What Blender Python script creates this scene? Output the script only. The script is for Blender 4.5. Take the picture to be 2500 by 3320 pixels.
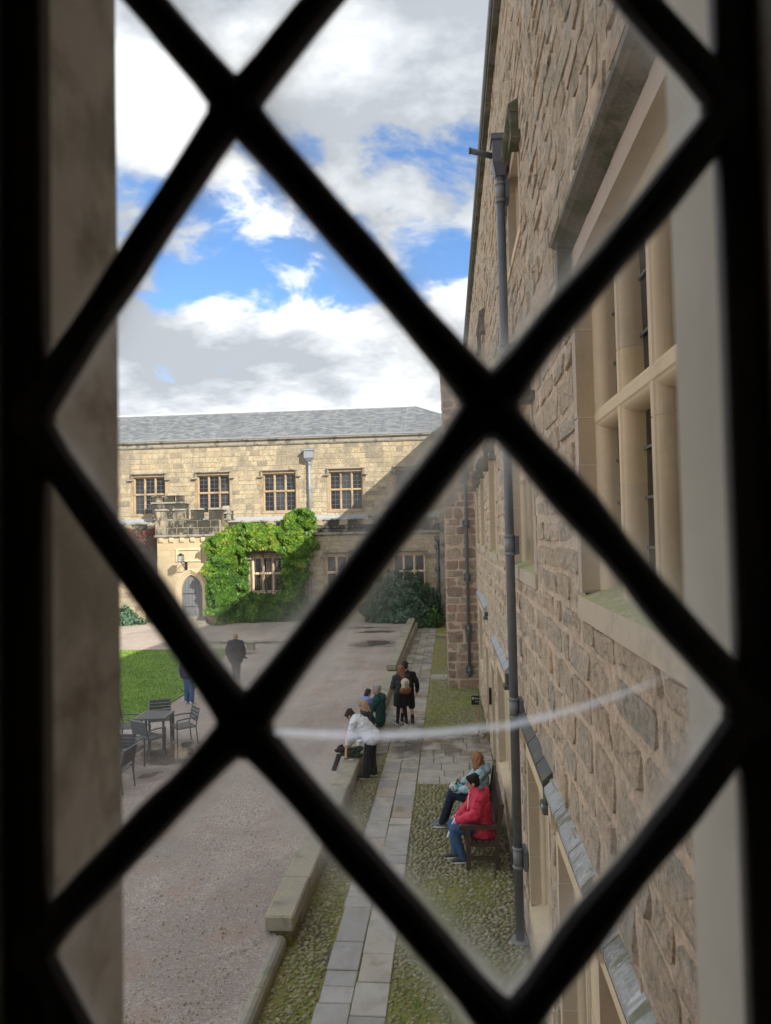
import bpy, math, random
from math import sin, cos, pi, radians, sqrt, atan2
from mathutils import Vector, Matrix, noise as mnoise

sc = bpy.context.scene
col = sc.collection
for o in list(bpy.data.objects):
    bpy.data.objects.remove(o)

# ------------------------------------------------------------------ camera
CAM = Vector((0, 0, 5.2))
YAW, PITCH, ROLL = radians(4.95), radians(1.91), radians(1.2)
Fv = Vector((-sin(YAW)*cos(PITCH), cos(YAW)*cos(PITCH), sin(PITCH)))
R0 = Vector((cos(YAW), sin(YAW), 0)); U0 = R0.cross(Fv)
Uv = U0*cos(ROLL) + R0*sin(ROLL); Rv = R0*cos(ROLL) - U0*sin(ROLL)
cam = bpy.data.cameras.new('camera'); camo = bpy.data.objects.new('camera', cam); col.objects.link(camo)
m = Matrix((( Rv.x, Uv.x, -Fv.x, 0), (Rv.y, Uv.y, -Fv.y, 0), (Rv.z, Uv.z, -Fv.z, 0), (0, 0, 0, 1)))
camo.matrix_world = Matrix.Translation(CAM) @ m
cam.sensor_fit = 'HORIZONTAL'; cam.lens = 6.8; cam.sensor_width = 6.8*2500/2341.0
cam.clip_start = 0.02; cam.clip_end = 3000
cam.dof.use_dof = True; cam.dof.focus_distance = 17.0; cam.dof.aperture_fstop = 1.9
sc.camera = camo

# ------------------------------------------------------------------ world, sun, exposure
SUN = Vector((1, -1, 0.86)).normalized()          # direction towards the sun
sun_el = math.asin(SUN.z)
w = bpy.data.worlds.new('World'); sc.world = w; w.use_nodes = True
nt = w.node_tree; nt.nodes.clear()
def wn(t, **k):
    n = nt.nodes.new(t)
    for a, b in k.items(): setattr(n, a, b)
    return n
L = nt.links.new
sky = wn('ShaderNodeTexSky', sky_type='NISHITA'); sky.sun_disc = False
sky.sun_elevation = sun_el; sky.sun_rotation = atan2(SUN.x, SUN.y)
sky.altitude = 50; sky.air_density = 1.0; sky.dust_density = 0.4; sky.ozone_density = 2.5
skym = wn('ShaderNodeVectorMath', operation='MULTIPLY'); L(sky.outputs[0], skym.inputs[0]); skym.inputs[1].default_value = (0.056, 0.070, 0.084)
tc = wn('ShaderNodeTexCoord')
sep = wn('ShaderNodeSeparateXYZ'); L(tc.outputs['Generated'], sep.inputs[0])
def wm(op, a, b=None, c=None, clamp=False):
    n = wn('ShaderNodeMath', operation=op); n.use_clamp = clamp
    for i, v in enumerate((a, b, c)):
        if v is None: continue
        if isinstance(v, (int, float)): n.inputs[i].default_value = v
        else: L(v, n.inputs[i])
    return n.outputs[0]
zz = wm('MAXIMUM', sep.outputs[2], 0.0)
den = wm('ADD', zz, 0.30)
px = wm('DIVIDE', sep.outputs[0], den); py = wm('DIVIDE', sep.outputs[1], den)
cmb = wn('ShaderNodeCombineXYZ'); L(px, cmb.inputs[0]); L(py, cmb.inputs[1]); L(zz, cmb.inputs[2])
def cloud_noise(off, scale, detail, rough, dist=0.0):
    a = wn('ShaderNodeVectorMath', operation='ADD'); L(cmb.outputs[0], a.inputs[0]); a.inputs[1].default_value = off
    n = wn('ShaderNodeTexNoise'); n.inputs['Scale'].default_value = scale; n.inputs['Detail'].default_value = detail
    n.inputs['Roughness'].default_value = rough; n.inputs['Distortion'].default_value = dist
    L(a.outputs[0], n.inputs['Vector']); return n.outputs['Fac']
OFF = (3.1, 1.7, 0.4)
GAPS = (((-.25, .892, .382), 8.0, .52), ((-.165, .919, .345), 5.5, .44), ((-.31, .87, .39), 6, .46), ((.034, .90, .465), 4.4, .32), ((-.05, .89, .465), 3.6, .26), ((-.008, .93, .365), 4.0, .34), ((-.38, .83, .40), 5, .34))
n1 = cloud_noise(OFF, 1.9, 9, 0.56, 0.15)
n2 = cloud_noise((OFF[0]+.10, OFF[1]-.10, OFF[2]+.10), 1.9, 9, 0.56, 0.15)
n3 = cloud_noise((7.3, 2.2, 1.1), 0.9, 3, 0.5)
n4 = cloud_noise((1.3, 8.2, 4.1), 4.6, 10, .62, .4)
def blob(d, lo, hi):
    d = Vector(d).normalized()
    dn = wn('ShaderNodeVectorMath', operation='DOT_PRODUCT'); L(tc.outputs['Generated'], dn.inputs[0]); dn.inputs[1].default_value = d
    mr = wn('ShaderNodeMapRange', interpolation_type='SMOOTHSTEP'); L(dn.outputs['Value'], mr.inputs[0])
    mr.inputs[1].default_value = cos(radians(hi)); mr.inputs[2].default_value = cos(radians(lo))
    return mr.outputs[0]
# breaks in the cloud where the blue shows through
gap = 0.0
for d_, hi_, am_ in GAPS: gap = wm('MAXIMUM', gap, wm('MULTIPLY', blob(d_, .0, hi_*1.25), am_))
nn = wm('ADD', wm('MULTIPLY', wm('SUBTRACT', n1, .5), 1.5), wm('MULTIPLY', wm('SUBTRACT', n4, .5), 1.1))
cov = wm('SUBTRACT', wm('ADD', nn, .92), gap)
cm = wn('ShaderNodeMapRange', interpolation_type='SMOOTHSTEP'); L(cov, cm.inputs[0]); cm.inputs[1].default_value = .40; cm.inputs[2].default_value = .62
sh = wm('ADD', wm('MULTIPLY', wm('SUBTRACT', n1, n2), 4.0), wm('ADD', wm('ADD', .48, wm('MULTIPLY', wm('SUBTRACT', n4, .5), 1.3)), wm('MULTIPLY', wm('SUBTRACT', n3, .5), 1.2)), clamp=True)
cr = wn('ShaderNodeValToRGB'); L(sh, cr.inputs[0])
cr.color_ramp.elements[0].position = .08; cr.color_ramp.elements[0].color = (.215, .23, .25, 1)
cr.color_ramp.elements[1].position = .92; cr.color_ramp.elements[1].color = (.50, .505, .51, 1)
e = cr.color_ramp.elements.new(.5); e.color = (.325, .342, .362, 1)
mx = wn('ShaderNodeMix', data_type='RGBA'); L(cm.outputs[0], mx.inputs[0]); L(skym.outputs[0], mx.inputs[6]); L(cr.outputs[0], mx.inputs[7])
bg = wn('ShaderNodeBackground'); bg.inputs[1].default_value = 1.0; L(mx.outputs[2], bg.inputs[0])
ow = wn('ShaderNodeOutputWorld'); L(bg.outputs[0], ow.inputs[0])
w.cycles.sampling_method = 'MANUAL'; w.cycles.sample_map_resolution = 512

sl = bpy.data.lights.new('sun', 'SUN'); sl.energy = 2.7; sl.angle = radians(.53); sl.color = (1.0, .93, .80)
so = bpy.data.objects.new('sun', sl); col.objects.link(so)
so.rotation_euler = SUN.to_track_quat('Z', 'Y').to_euler(); so.location = SUN*60
vs = sc.view_settings; vs.view_transform = 'Standard'; vs.look = 'None'; vs.exposure = 1.48; vs.gamma = 1.0; vs.use_curve_mapping = False
sc.cycles.max_bounces = 9; sc.cycles.transparent_max_bounces = 12; sc.cycles.diffuse_bounces = 5

# ------------------------------------------------------------------ helpers
def proj(p):                                  # only used to pick which repeated pieces show largest
    d = Vector(p)-CAM; z = d.dot(Fv)
    if z <= 0.05: return None
    return (1250+2341*d.dot(Rv)/z, 1660-2341*d.dot(Uv)/z, z)
def inframe(p, mg=60):
    q = proj(p)
    return q is not None and -mg < q[0] < 2500+mg and -mg < q[1] < 3320+mg

ORG = {}
def meta(o, label=None, cat=None, group=None, kind=None):
    if label: o['label'] = label
    if cat: o['category'] = cat
    if group: o['group'] = group
    if kind: o['kind'] = kind
    return o
def thing(name, label, cat, loc=(0, 0, 0), rz=0, group=None):
    o = bpy.data.objects.new(name, None); col.objects.link(o)
    o.empty_display_size = .2; o.location = loc; o.rotation_euler = (0, 0, rz)
    ORG[o] = Vector(loc) if rz == 0 else None
    return meta(o, label, cat, group)

class MB:
    """collects faces and links them as one mesh object"""
    def __init__(s, T=None): s.v = []; s.f = []; s.t = []; s.T = T
    def add(s, verts, faces, tone=None):
        b = len(s.v)
        s.v += [s.T(*p) for p in verts] if s.T else [tuple(p) for p in verts]
        s.f += [tuple(b+i for i in f) for f in faces]
        s.t += [.5 if tone is None else tone]*len(verts)
        return s
    def box(s, a0, a1, b0, b1, c0, c1, tone=None):
        v = [(a0,b0,c0),(a1,b0,c0),(a1,b1,c0),(a0,b1,c0),(a0,b0,c1),(a1,b0,c1),(a1,b1,c1),(a0,b1,c1)]
        return s.add(v, [(3,2,1,0),(4,5,6,7),(0,1,5,4),(1,2,6,5),(2,3,7,6),(3,0,4,7)], tone)
    def bbox(s, a0, a1, b0, b1, c0, c1, r=.01, tone=None):
        """box with all edges bevelled"""
        X=(a0,a1);Y=(b0,b1);Z=(c0,c1); vs_=[]; idx={}
        for i in (0,1):
            for j in (0,1):
                for k in (0,1):
                    sx,sy,sz=(1-2*i,1-2*j,1-2*k)
                    for ax in range(3):
                        p=[X[i]+sx*r,Y[j]+sy*r,Z[k]+sz*r]; p[ax]=(X[i],Y[j],Z[k])[ax]
                        idx[(i,j,k,ax)]=len(vs_); vs_.append(tuple(p))
        F=[]
        for i in (0,1): F.append([idx[(i,0,0,0)],idx[(i,1,0,0)],idx[(i,1,1,0)],idx[(i,0,1,0)]])
        for j in (0,1): F.append([idx[(0,j,0,1)],idx[(1,j,0,1)],idx[(1,j,1,1)],idx[(0,j,1,1)]])
        for k in (0,1): F.append([idx[(0,0,k,2)],idx[(1,0,k,2)],idx[(1,1,k,2)],idx[(0,1,k,2)]])
        for a in (0,1):
            for b in (0,1):
                F.append([idx[(0,a,b,1)],idx[(1,a,b,1)],idx[(1,a,b,2)],idx[(0,a,b,2)]])
                F.append([idx[(a,0,b,0)],idx[(a,1,b,0)],idx[(a,1,b,2)],idx[(a,0,b,2)]])
                F.append([idx[(a,b,0,0)],idx[(a,b,1,0)],idx[(a,b,1,1)],idx[(a,b,0,1)]])
        for i in (0,1):
            for j in (0,1):
                for k in (0,1): F.append([idx[(i,j,k,0)],idx[(i,j,k,1)],idx[(i,j,k,2)]])
        return s.add(vs_, F, tone)
    def quad(s, a, b, c, d, tone=None): return s.add([a,b,c,d], [(0,1,2,3)], tone)
    def prism(s, poly, axis, a0, a1, tone=None, caps=True):
        """extrude a polygon along axis (0,1,2); polygon gives the other two coords in order"""
        n = len(poly); v = []
        for a in (a0, a1):
            for p in poly:
                q = list(p); q.insert(axis, a); v.append(tuple(q))
        f = [(i, (i+1) % n, n+(i+1) % n, n+i) for i in range(n)]
        if caps: f += [tuple(range(n-1, -1, -1)), tuple(range(n, 2*n))]
        return s.add(v, f, tone)
    def tube(s, pts, rad, seg=10, caps=True, tone=None):
        pts = [Vector(p) for p in pts]; n = len(pts)
        rad = rad if isinstance(rad, (list, tuple)) else [rad]*n
        rings = []; pu = None
        for i, p in enumerate(pts):
            d = (pts[min(i+1, n-1)]-pts[max(i-1, 0)])
            d = d.normalized() if d.length > 1e-9 else Vector((0, 0, 1))
            u = (d.orthogonal() if pu is None else pu - d*pu.dot(d))
            if u.length < 1e-6: u = d.orthogonal()
            u.normalize(); pu = u; v_ = d.cross(u)
            rings.append([tuple(p+(u*cos(2*pi*k/seg)+v_*sin(2*pi*k/seg))*rad[i]) for k in range(seg)])
        V = [q for r in rings for q in r]; Fc = []
        for i in range(n-1):
            for k in range(seg): Fc.append((i*seg+k, i*seg+(k+1) % seg, (i+1)*seg+(k+1) % seg, (i+1)*seg+k))
        if caps: Fc += [tuple(range(seg-1, -1, -1)), tuple(range((n-1)*seg, n*seg))]
        return s.add(V, Fc, tone)
    def ell(s, c, r, seg=12, rings=8, rot=None, tone=None):
        V = [(0, 0, 1)]; Fc = []
        for i in range(1, rings):
            th = pi*i/rings
            for k in range(seg): V.append((sin(th)*cos(2*pi*k/seg), sin(th)*sin(2*pi*k/seg), cos(th)))
        V.append((0, 0, -1)); last = len(V)-1
        for k in range(seg):
            Fc.append((0, 1+k, 1+(k+1) % seg)); Fc.append((last, last-seg+(k+1) % seg, last-seg+k))
        for i in range(rings-2):
            for k in range(seg):
                a = 1+i*seg+k; b = 1+i*seg+(k+1) % seg
                Fc.append((a, a+seg, b+seg, b))
        out = []
        for p in V:
            q = Vector((p[0]*r[0], p[1]*r[1], p[2]*r[2]))
            if rot: q = rot @ q
            out.append(tuple(q+Vector(c)))
        return s.add(out, Fc, tone)
    def cap(s, a, b, ra, rb, seg=10):
        """closed tapered capsule"""
        a = Vector(a); b = Vector(b); d = (b-a)
        dn = d.normalized() if d.length > 1e-6 else Vector((0, 0, 1))
        P = [a-dn*ra*.98, a-dn*ra*.7, a, b, b+dn*rb*.7, b+dn*rb*.98]
        return s.tube(P, [ra*.15, ra*.71, ra, rb, rb*.71, rb*.15], seg)
    def build(s, name, mat, parent=None, kind=None, smooth=False, local=False, label=None):
        me = bpy.data.meshes.new(name)
        off = Vector((0, 0, 0))
        if parent is not None and not local:
            q = parent
            while q is not None:
                if q in ORG and ORG[q] is not None: off = off + ORG[q]
                q = q.parent
        me.from_pydata([(p[0]-off.x, p[1]-off.y, p[2]-off.z) for p in s.v], [], s.f)
        at = me.attributes.new('tone', 'FLOAT', 'POINT'); at.data.foreach_set('value', s.t)
        if smooth: me.polygons.foreach_set('use_smooth', [True]*len(me.polygons))
        me.materials.append(mat)
        o = bpy.data.objects.new(name, me); col.objects.link(o)
        if parent is not None: o.parent = parent
        if kind: o['kind'] = kind
        if label: o['label'] = label
        return o

def piece(name, verts, faces, tone, mat, parent, smooth=False):
    """a single picked-apart piece with its own origin"""
    c = Vector((0, 0, 0))
    for p in verts: c += Vector(p)
    c /= len(verts)
    me = bpy.data.meshes.new(name)
    me.from_pydata([(p[0]-c.x, p[1]-c.y, p[2]-c.z) for p in verts], [], faces)
    at = me.attributes.new('tone', 'FLOAT', 'POINT'); at.data.foreach_set('value', [tone]*len(verts))
    if smooth: me.polygons.foreach_set('use_smooth', [True]*len(me.polygons))
    me.materials.append(mat)
    o = bpy.data.objects.new(name, me); col.objects.link(o)
    off = Vector((0, 0, 0)); q = parent
    while q is not None:
        if q in ORG and ORG[q] is not None: off += ORG[q]
        q = q.parent
    o.location = c-off; o.parent = parent
    return o
def pieces(name, items, mat, parent, limit=300, area=None, smooth=False):
    """items: (verts, faces, tone, size). The limit that show largest become parts, the rest one stuff part"""
    sc_ = []
    for it in items:
        c = sum((Vector(p) for p in it[0]), Vector())/len(it[0])
        d = (c-CAM).length
        sc_.append(it[3]/(d*d) if inframe(c) else 0)
    order = sorted(range(len(items)), key=lambda i: -sc_[i])
    rest = MB()
    for r, i in enumerate(order):
        it = items[i]
        if r < limit and sc_[i] > 0: piece(name, it[0], it[1], it[2], mat, parent, smooth)
        else: rest.add(it[0], it[1], it[2])
    if rest.v: rest.build(name+'_rest' if False else name, mat, parent, kind='stuff', smooth=smooth)

def copy_tree(o, parent=None):
    c = o.copy(); col.objects.link(c)
    if parent is not None: c.parent = parent
    for ch in list(o.children): copy_tree(ch, c)
    return c

# ------------------------------------------------------------------ materials
class Mat:
    def __init__(s, name):
        s.m = bpy.data.materials.new(name); s.m.use_nodes = True; s.nt = s.m.node_tree; s.nt.nodes.clear()
        s.out = s.n('ShaderNodeOutputMaterial'); s.b = s.n('ShaderNodeBsdfPrincipled'); s.l(s.b.outputs[0], s.out.inputs[0])
        s.geo = s.n('ShaderNodeNewGeometry'); s.P = s.geo.outputs['Position']
    def n(s, t, **k):
        n = s.nt.nodes.new(t)
        for a, b in k.items(): setattr(n, a, b)
        return n
    def l(s, a, b): s.nt.links.new(a, b)
    def set(s, k, v):
        i = s.b.inputs[k]
        if hasattr(v, 'is_linked'): s.l(v, i)
        else: i.default_value = v
    def val(s, sock, v):
        if hasattr(v, 'is_linked'): s.l(v, sock)
        else: sock.default_value = v
    def math(s, op, a, b=0.0, clamp=False):
        n = s.n('ShaderNodeMath', operation=op); n.use_clamp = clamp; s.val(n.inputs[0], a); s.val(n.inputs[1], b); return n.outputs[0]
    def objco(s): return s.n('ShaderNodeTexCoord').outputs['Object']
    def vec(s, scale=(1, 1, 1), src=None, off=(0, 0, 0)):
        n = s.n('ShaderNodeMapping'); s.l(src or s.P, n.inputs[0]); n.inputs['Scale'].default_value = scale; n.inputs['Location'].default_value = off; return n.outputs[0]
    def noise(s, scale, detail=4, rough=.55, vec=None, dist=0.0):
        n = s.n('ShaderNodeTexNoise'); n.inputs['Scale'].default_value = scale; n.inputs['Detail'].default_value = detail
        n.inputs['Roughness'].default_value = rough; n.inputs['Distortion'].default_value = dist
        s.l(vec or s.P, n.inputs['Vector']); return n.outputs['Fac']
    def vor(s, scale, feature='F1', out='Distance', vec=None, rnd=1.0):
        n = s.n('ShaderNodeTexVoronoi', feature=feature); n.inputs['Scale'].default_value = scale; n.inputs['Randomness'].default_value = rnd
        s.l(vec or s.P, n.inputs['Vector']); return n.outputs[out]
    def ramp(s, fac, stops):
        n = s.n('ShaderNodeValToRGB'); s.val(n.inputs[0], fac); r = n.color_ramp
        while len(r.elements) < len(stops): r.elements.new(.5)
        for e, (p, c) in zip(r.elements, stops): e.position = p; e.color = (c, c, c, 1) if isinstance(c, (int, float)) else (*c, 1)
        return n.outputs[0]
    def mix(s, fac, a, b, mode='MIX'):
        n = s.n('ShaderNodeMix', data_type='RGBA', blend_type=mode)
        s.val(n.inputs[0], fac)
        for i, v in ((6, a), (7, b)):
            if hasattr(v, 'is_linked'): s.l(v, n.inputs[i])
            else: n.inputs[i].default_value = (*v, 1) if len(v) == 3 else v
        return n.outputs[2]
    def rng(s, v, a, b, c=0., d=1.):
        n = s.n('ShaderNodeMapRange', interpolation_type='SMOOTHSTEP'); s.val(n.inputs[0], v)
        for i, q in enumerate((a, b, c, d)): n.inputs[i+1].default_value = q
        return n.outputs[0]
    def sepP(s):
        n = s.n('ShaderNodeSeparateXYZ'); s.l(s.P, n.inputs[0]); return n.outputs
    def attr(s, name='tone'):
        n = s.n('ShaderNodeAttribute', attribute_name=name); return n.outputs['Fac']
    def bump(s, h, strength=.5, dist=.02, nrm=None):
        n = s.n('ShaderNodeBump'); n.inputs['Strength'].default_value = strength; n.inputs['Distance'].default_value = dist
        s.l(h, n.inputs['Height'])
        if nrm is not None: s.l(nrm, n.inputs['Normal'])
        return n.outputs[0]
def flat(name, c, rough=.6, metal=0., var=.25, nscale=30., bump=.0, bdist=.004, spec=None):
    M = Mat(name)
    n = M.noise(nscale, 4)
    M.set('Base Color', M.mix(n, tuple(x*(1-var) for x in c), tuple(min(1, x*(1+var)) for x in c)))
    M.set('Roughness', rough); M.set('Metallic', metal)
    if spec is not None: M.set('Specular IOR Level', spec)
    if bump: M.set('Normal', M.bump(M.noise(nscale*2, 5), bump, bdist))
    return M.m

def stone(name, stops, nsc=6., bstr=.7, bdist=.02, rough=.9, stains=(), speck=.25, vert=False, lichen=None, pit_shade=0., mossup=None):
    """stops over the per-stone tone; stains: (colour, noise scale vec, lo, hi, amount[, zlo, zhi])"""
    M = Mat(name); t = M.attr()
    c = M.ramp(t, stops)
    n = M.noise(nsc, 6, .65); fine = M.noise(nsc*9, 4, .6)
    c = M.mix(speck, c, M.mix(n, (.30, .28, .27), (1.0, .98, .94)), 'MULTIPLY') if speck > .5 else M.mix(M.math('MULTIPLY', M.rng(n, .42, .75), speck), c, (.10, .09, .08))
    c = M.mix(M.math('MULTIPLY', M.rng(fine, .5, .72), .35), c, M.mix(.5, c, (.75, .70, .62)))
    for st in stains:
        colr, vs_, lo, hi, am = st[:5]
        k = M.rng(M.noise(1.0, 6, .62, M.vec(vs_)), lo, hi)
        if len(st) > 5:
            k = M.math('MULTIPLY', k, M.rng(M.sepP()[2], st[5], st[6]))
        c = M.mix(M.math('MULTIPLY', k, am), c, colr)
    if lichen:
        k = M.rng(M.noise(14, 5, .7), .60, .68)
        k = M.math('MULTIPLY', k, M.rng(M.noise(1.1, 3), .45, .62))
        c = M.mix(M.math('MULTIPLY', k, lichen[1]), c, lichen[0])
    h = M.math('ADD', M.math('MULTIPLY', n, 1.0), M.math('MULTIPLY', fine, .35))
    if pit_shade:  # shade of the pits painted into the colour, as bump alone shows little
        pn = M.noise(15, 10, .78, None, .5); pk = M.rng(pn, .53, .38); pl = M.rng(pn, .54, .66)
        c = M.mix(M.math('MULTIPLY', pk, pit_shade), c, (.15, .125, .10)); c = M.mix(M.math('MULTIPLY', pl, pit_shade*.8), c, (.84, .76, .66))
        pf = M.noise(55, 6, .7); c = M.mix(M.math('MULTIPLY', M.rng(pf, .47, .36), pit_shade*.7), c, (.13, .11, .09))
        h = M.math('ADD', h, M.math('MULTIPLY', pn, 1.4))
    if mossup:
        nz_ = M.n('ShaderNodeSeparateXYZ'); M.l(M.geo.outputs['True Normal'], nz_.inputs[0])
        k = M.math('MULTIPLY', M.rng(nz_.outputs[2], .5, .8), M.rng(M.noise(9, 6, .65), .38, .50)); c = M.mix(M.math('MULTIPLY', k, mossup[1]), c, mossup[0])
    M.set('Base Color', c); M.set('Roughness', rough); M.set('Specular IOR Level', .25)
    M.set('Normal', M.bump(h, bstr, bdist))
    return M.m
# ------------------------------------------------------------------ material instances
PINK = (.80, .62, .46)
m_rubble = stone('rubble', [(0, (.58, .53, .455)), (.3, (.70, .575, .43)), (.55, (.76, .59, .425)), (.75, (.65, .56, .445)), (1, (.78, .60, .405))], 5.5, 1.0, .035, pit_shade=.52,
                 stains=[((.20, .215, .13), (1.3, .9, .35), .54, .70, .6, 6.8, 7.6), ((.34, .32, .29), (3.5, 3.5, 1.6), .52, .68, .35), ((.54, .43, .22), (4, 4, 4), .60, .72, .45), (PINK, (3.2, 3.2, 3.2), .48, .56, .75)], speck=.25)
m_mortar = stone('pebbled_mortar', [(0, PINK), (.5, PINK), (1, (.45, .40, .34))], 9., 1.0, .018, pit_shade=.4,
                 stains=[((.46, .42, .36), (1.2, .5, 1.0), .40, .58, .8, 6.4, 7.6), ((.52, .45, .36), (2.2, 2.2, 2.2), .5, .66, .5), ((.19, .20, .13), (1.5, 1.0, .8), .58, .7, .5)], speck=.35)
m_dress = stone('dressed_sandstone', [(0, (.56, .46, .34)), (.5, (.68, .55, .385)), (1, (.70, .55, .345))], 3., .25, .004, rough=.85,
                stains=[((.30, .26, .20), (1.2, 1.2, .5), .52, .72, .5)], speck=.12)
m_dress_pink = stone('pink_grey_sandstone', [(0, (.44, .355, .295)), (1, (.52, .42, .345))], 3., .25, .004, rough=.85, speck=.12)
m_facdress = stone('brown_mullion_stone', [(0, (.30, .22, .145)), (.5, (.40, .295, .19)), (1, (.46, .35, .22))], 4., .3, .006, stains=[((.16, .12, .085), (2, 2, 1), .5, .66, .6)], speck=.25)
m_joint = flat('lime_joint', (.72, .64, .55), .9)
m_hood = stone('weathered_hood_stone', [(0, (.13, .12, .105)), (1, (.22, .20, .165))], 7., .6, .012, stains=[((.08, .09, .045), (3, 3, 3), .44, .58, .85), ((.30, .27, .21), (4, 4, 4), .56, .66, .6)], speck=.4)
m_sillmoss = stone('mossy_sill_stone', [(0, (.54, .455, .35)), (1, (.54, .455, .35))], 4., .5, .01, stains=[((.34, .31, .23), (2, 2, 2), .52, .66, .5)], speck=.15, mossup=((.36, .38, .17), .85))
m_ashlar = stone('ashlar', [(0, (.28, .24, .175)), (.12, (.40, .335, .235)), (.35, (.48, .405, .275)), (.7, (.55, .465, .32)), (.92, (.52, .41, .26)), (1, (.44, .39, .30))], 5., .8, .022, rough=.92, pit_shade=.6,
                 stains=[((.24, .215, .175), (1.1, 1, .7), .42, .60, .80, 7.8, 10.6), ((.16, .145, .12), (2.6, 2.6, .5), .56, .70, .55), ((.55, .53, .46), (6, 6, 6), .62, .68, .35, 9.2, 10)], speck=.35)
m_ashjoint = flat('ashlar_joint', (.34, .29, .205), .95, nscale=6, bump=.4)
m_porch = stone('porch_ashlar', [(0, (.48, .39, .25)), (.5, (.56, .455, .295)), (1, (.51, .40, .26))], 4., .4, .01, stains=[((.30, .24, .17), (.9, .9, .9), .56, .72, .35)], speck=.15)
m_sooty = stone('sooty_parapet', [(0, (.22, .20, .165)), (.5, (.33, .29, .22)), (1, (.48, .40, .27))], 4., .7, .02,
                stains=[((.035, .034, .033), (1.3, 1.3, .8), .34, .50, .92), ((.50, .47, .34), (7, 7, 7), .60, .67, .5), ((.58, .47, .28), (1.3, 1.3, .5), .62, .72, .7)], speck=.4)
m_capst = stone('grey_cap_stone', [(0, (.26, .245, .215)), (1, (.36, .33, .28))], 6., .6, .015, stains=[((.08, .08, .075), (2, 2, 2), .5, .62, .7), ((.46, .44, .30), (9, 9, 9), .6, .68, .7)], speck=.3)
m_block = stone('red_brown_blocks', [(0, (.32, .25, .205)), (.3, (.42, .31, .245)), (.5, (.46, .28, .21)), (.7, (.43, .37, .295)), (1, (.55, .455, .335))], 6., .9, .03, pit_shade=.4, stains=[((.20, .18, .16), (2, 2, 2), .52, .66, .5)], speck=.4)
m_blockmortar = flat('pale_block_mortar', (.60, .47, .375), .95, nscale=10, bump=.6, bdist=.01)
m_lead = flat('sheet_lead', (.36, .385, .42), .55, var=.22, nscale=4)
m_ridgelead = flat('ridge_lead', (.50, .53, .56), .55, var=.15, nscale=4)
m_leadgutter = flat('grey_lead', (.25, .265, .29), .5, var=.3, nscale=6)
m_iron = flat('cast_iron_paint', (.115, .125, .145), .42, var=.35, nscale=7, bump=.25)
m_ironpale = flat('worn_iron_band', (.20, .21, .225), .45, var=.3, nscale=9)
m_facpipe = flat('blue_grey_pipe', (.25, .275, .31), .45, var=.25, nscale=8)
m_black = flat('black_metal', (.012, .012, .014), .45)
m_came = flat('lead_came', (.10, .092, .095), .55, var=.4, nscale=200, bump=.3, bdist=.0006)
m_framedark = flat('dark_oak_frame', (.055, .042, .036), .7, var=.5, nscale=90, bump=.3, bdist=.001)
m_plaster = flat('limewash_plaster', (.62, .57, .50), .95, nscale=5)
m_leaddim = flat('dim_glazing_lead', (.10, .105, .11), .5, nscale=9)
m_leading = flat('glazing_lead', (.17, .175, .18), .5, nscale=9)
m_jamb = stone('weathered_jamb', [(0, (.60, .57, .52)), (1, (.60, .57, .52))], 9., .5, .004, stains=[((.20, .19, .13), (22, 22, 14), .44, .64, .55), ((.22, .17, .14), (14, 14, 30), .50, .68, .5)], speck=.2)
m_jamblit = stone('lit_jamb', [(0, (.80, .74, .64)), (1, (.80, .74, .64))], 9., .3, .003, stains=[((.66, .60, .50), (5, 5, 6), .46, .64, .5)], speck=.1)  # jamb stone again, painted paler for the light falling on this side

M = Mat('window_glass'); nz = M.noise(2.3, 2)
oi = M.n('ShaderNodeObjectInfo'); M.set('Base Color', M.mix(M.rng(M.math('ADD', M.noise(1.2, 3), M.math('MULTIPLY', M.math('SUBTRACT', oi.outputs['Random'], .5), .5)), .4, .9), (.010, .011, .014), (.055, .058, .065))); M.set('Roughness', .06); M.set('Specular IOR Level', .6)  # varied reflections painted into the pane colour, random per pane
M.set('Normal', M.bump(nz, .5, .06)); m_glass = M.m

# slates
M = Mat('slate'); t = M.attr(); c = M.ramp(t, [(0, (.105, .115, .135)), (.5, (.15, .165, .185)), (1, (.205, .22, .235))])
k = M.rng(M.noise(1., 5, .6, M.vec((5., .05, .05))), .56, .68); c = M.mix(M.math('MULTIPLY', k, .22), c, (.36, .38, .39))
k = M.rng(M.noise(1.6, 4, .6), .60, .72); c = M.mix(M.math('MULTIPLY', k, .6), c, (.21, .17, .10))
c = M.mix(M.math('MULTIPLY', M.rng(M.noise(5, 4), .5, .7), .4), c, (.07, .075, .085)); M.set('Base Color', c); M.set('Roughness', .62); m_slate = M.m

# gravel, wet in the hollows
M = Mat('gravel')
v1 = M.vor(58, out='Color'); sv = M.n('ShaderNodeSeparateColor'); M.l(v1, sv.inputs[0])
c = M.ramp(sv.outputs[0], [(0, (.27, .22, .195)), (.45, (.45, .375, .335)), (.85, (.57, .485, .44)), (.96, (.66, .59, .545)), (1, (.86, .82, .77))])
big = M.noise(.30, 5, .65, None, .6); c = M.mix(M.rng(big, .42, .60), c, M.mix(.5, c, (.26, .215, .195))); c = M.mix(M.math('MULTIPLY', M.rng(M.noise(1., 4, .6, M.vec((.9, .12, 1))), .50, .64), .4), c, (.58, .50, .45))
c = M.mix(M.math('MULTIPLY', M.rng(M.noise(1.7, 5), .5, .68), .5), c, (.42, .27, .21))
c = M.mix(.10, c, M.mix(M.noise(150, 2), (.05, .045, .045), (.6, .55, .52)))
wet = M.attr('wet'); c = M.mix(M.math('MULTIPLY', wet, .72), c, (.035, .028, .026))
M.set('Base Color', c)
damp = M.rng(M.noise(.35, 3), .42, .62, .80, .45)
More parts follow.
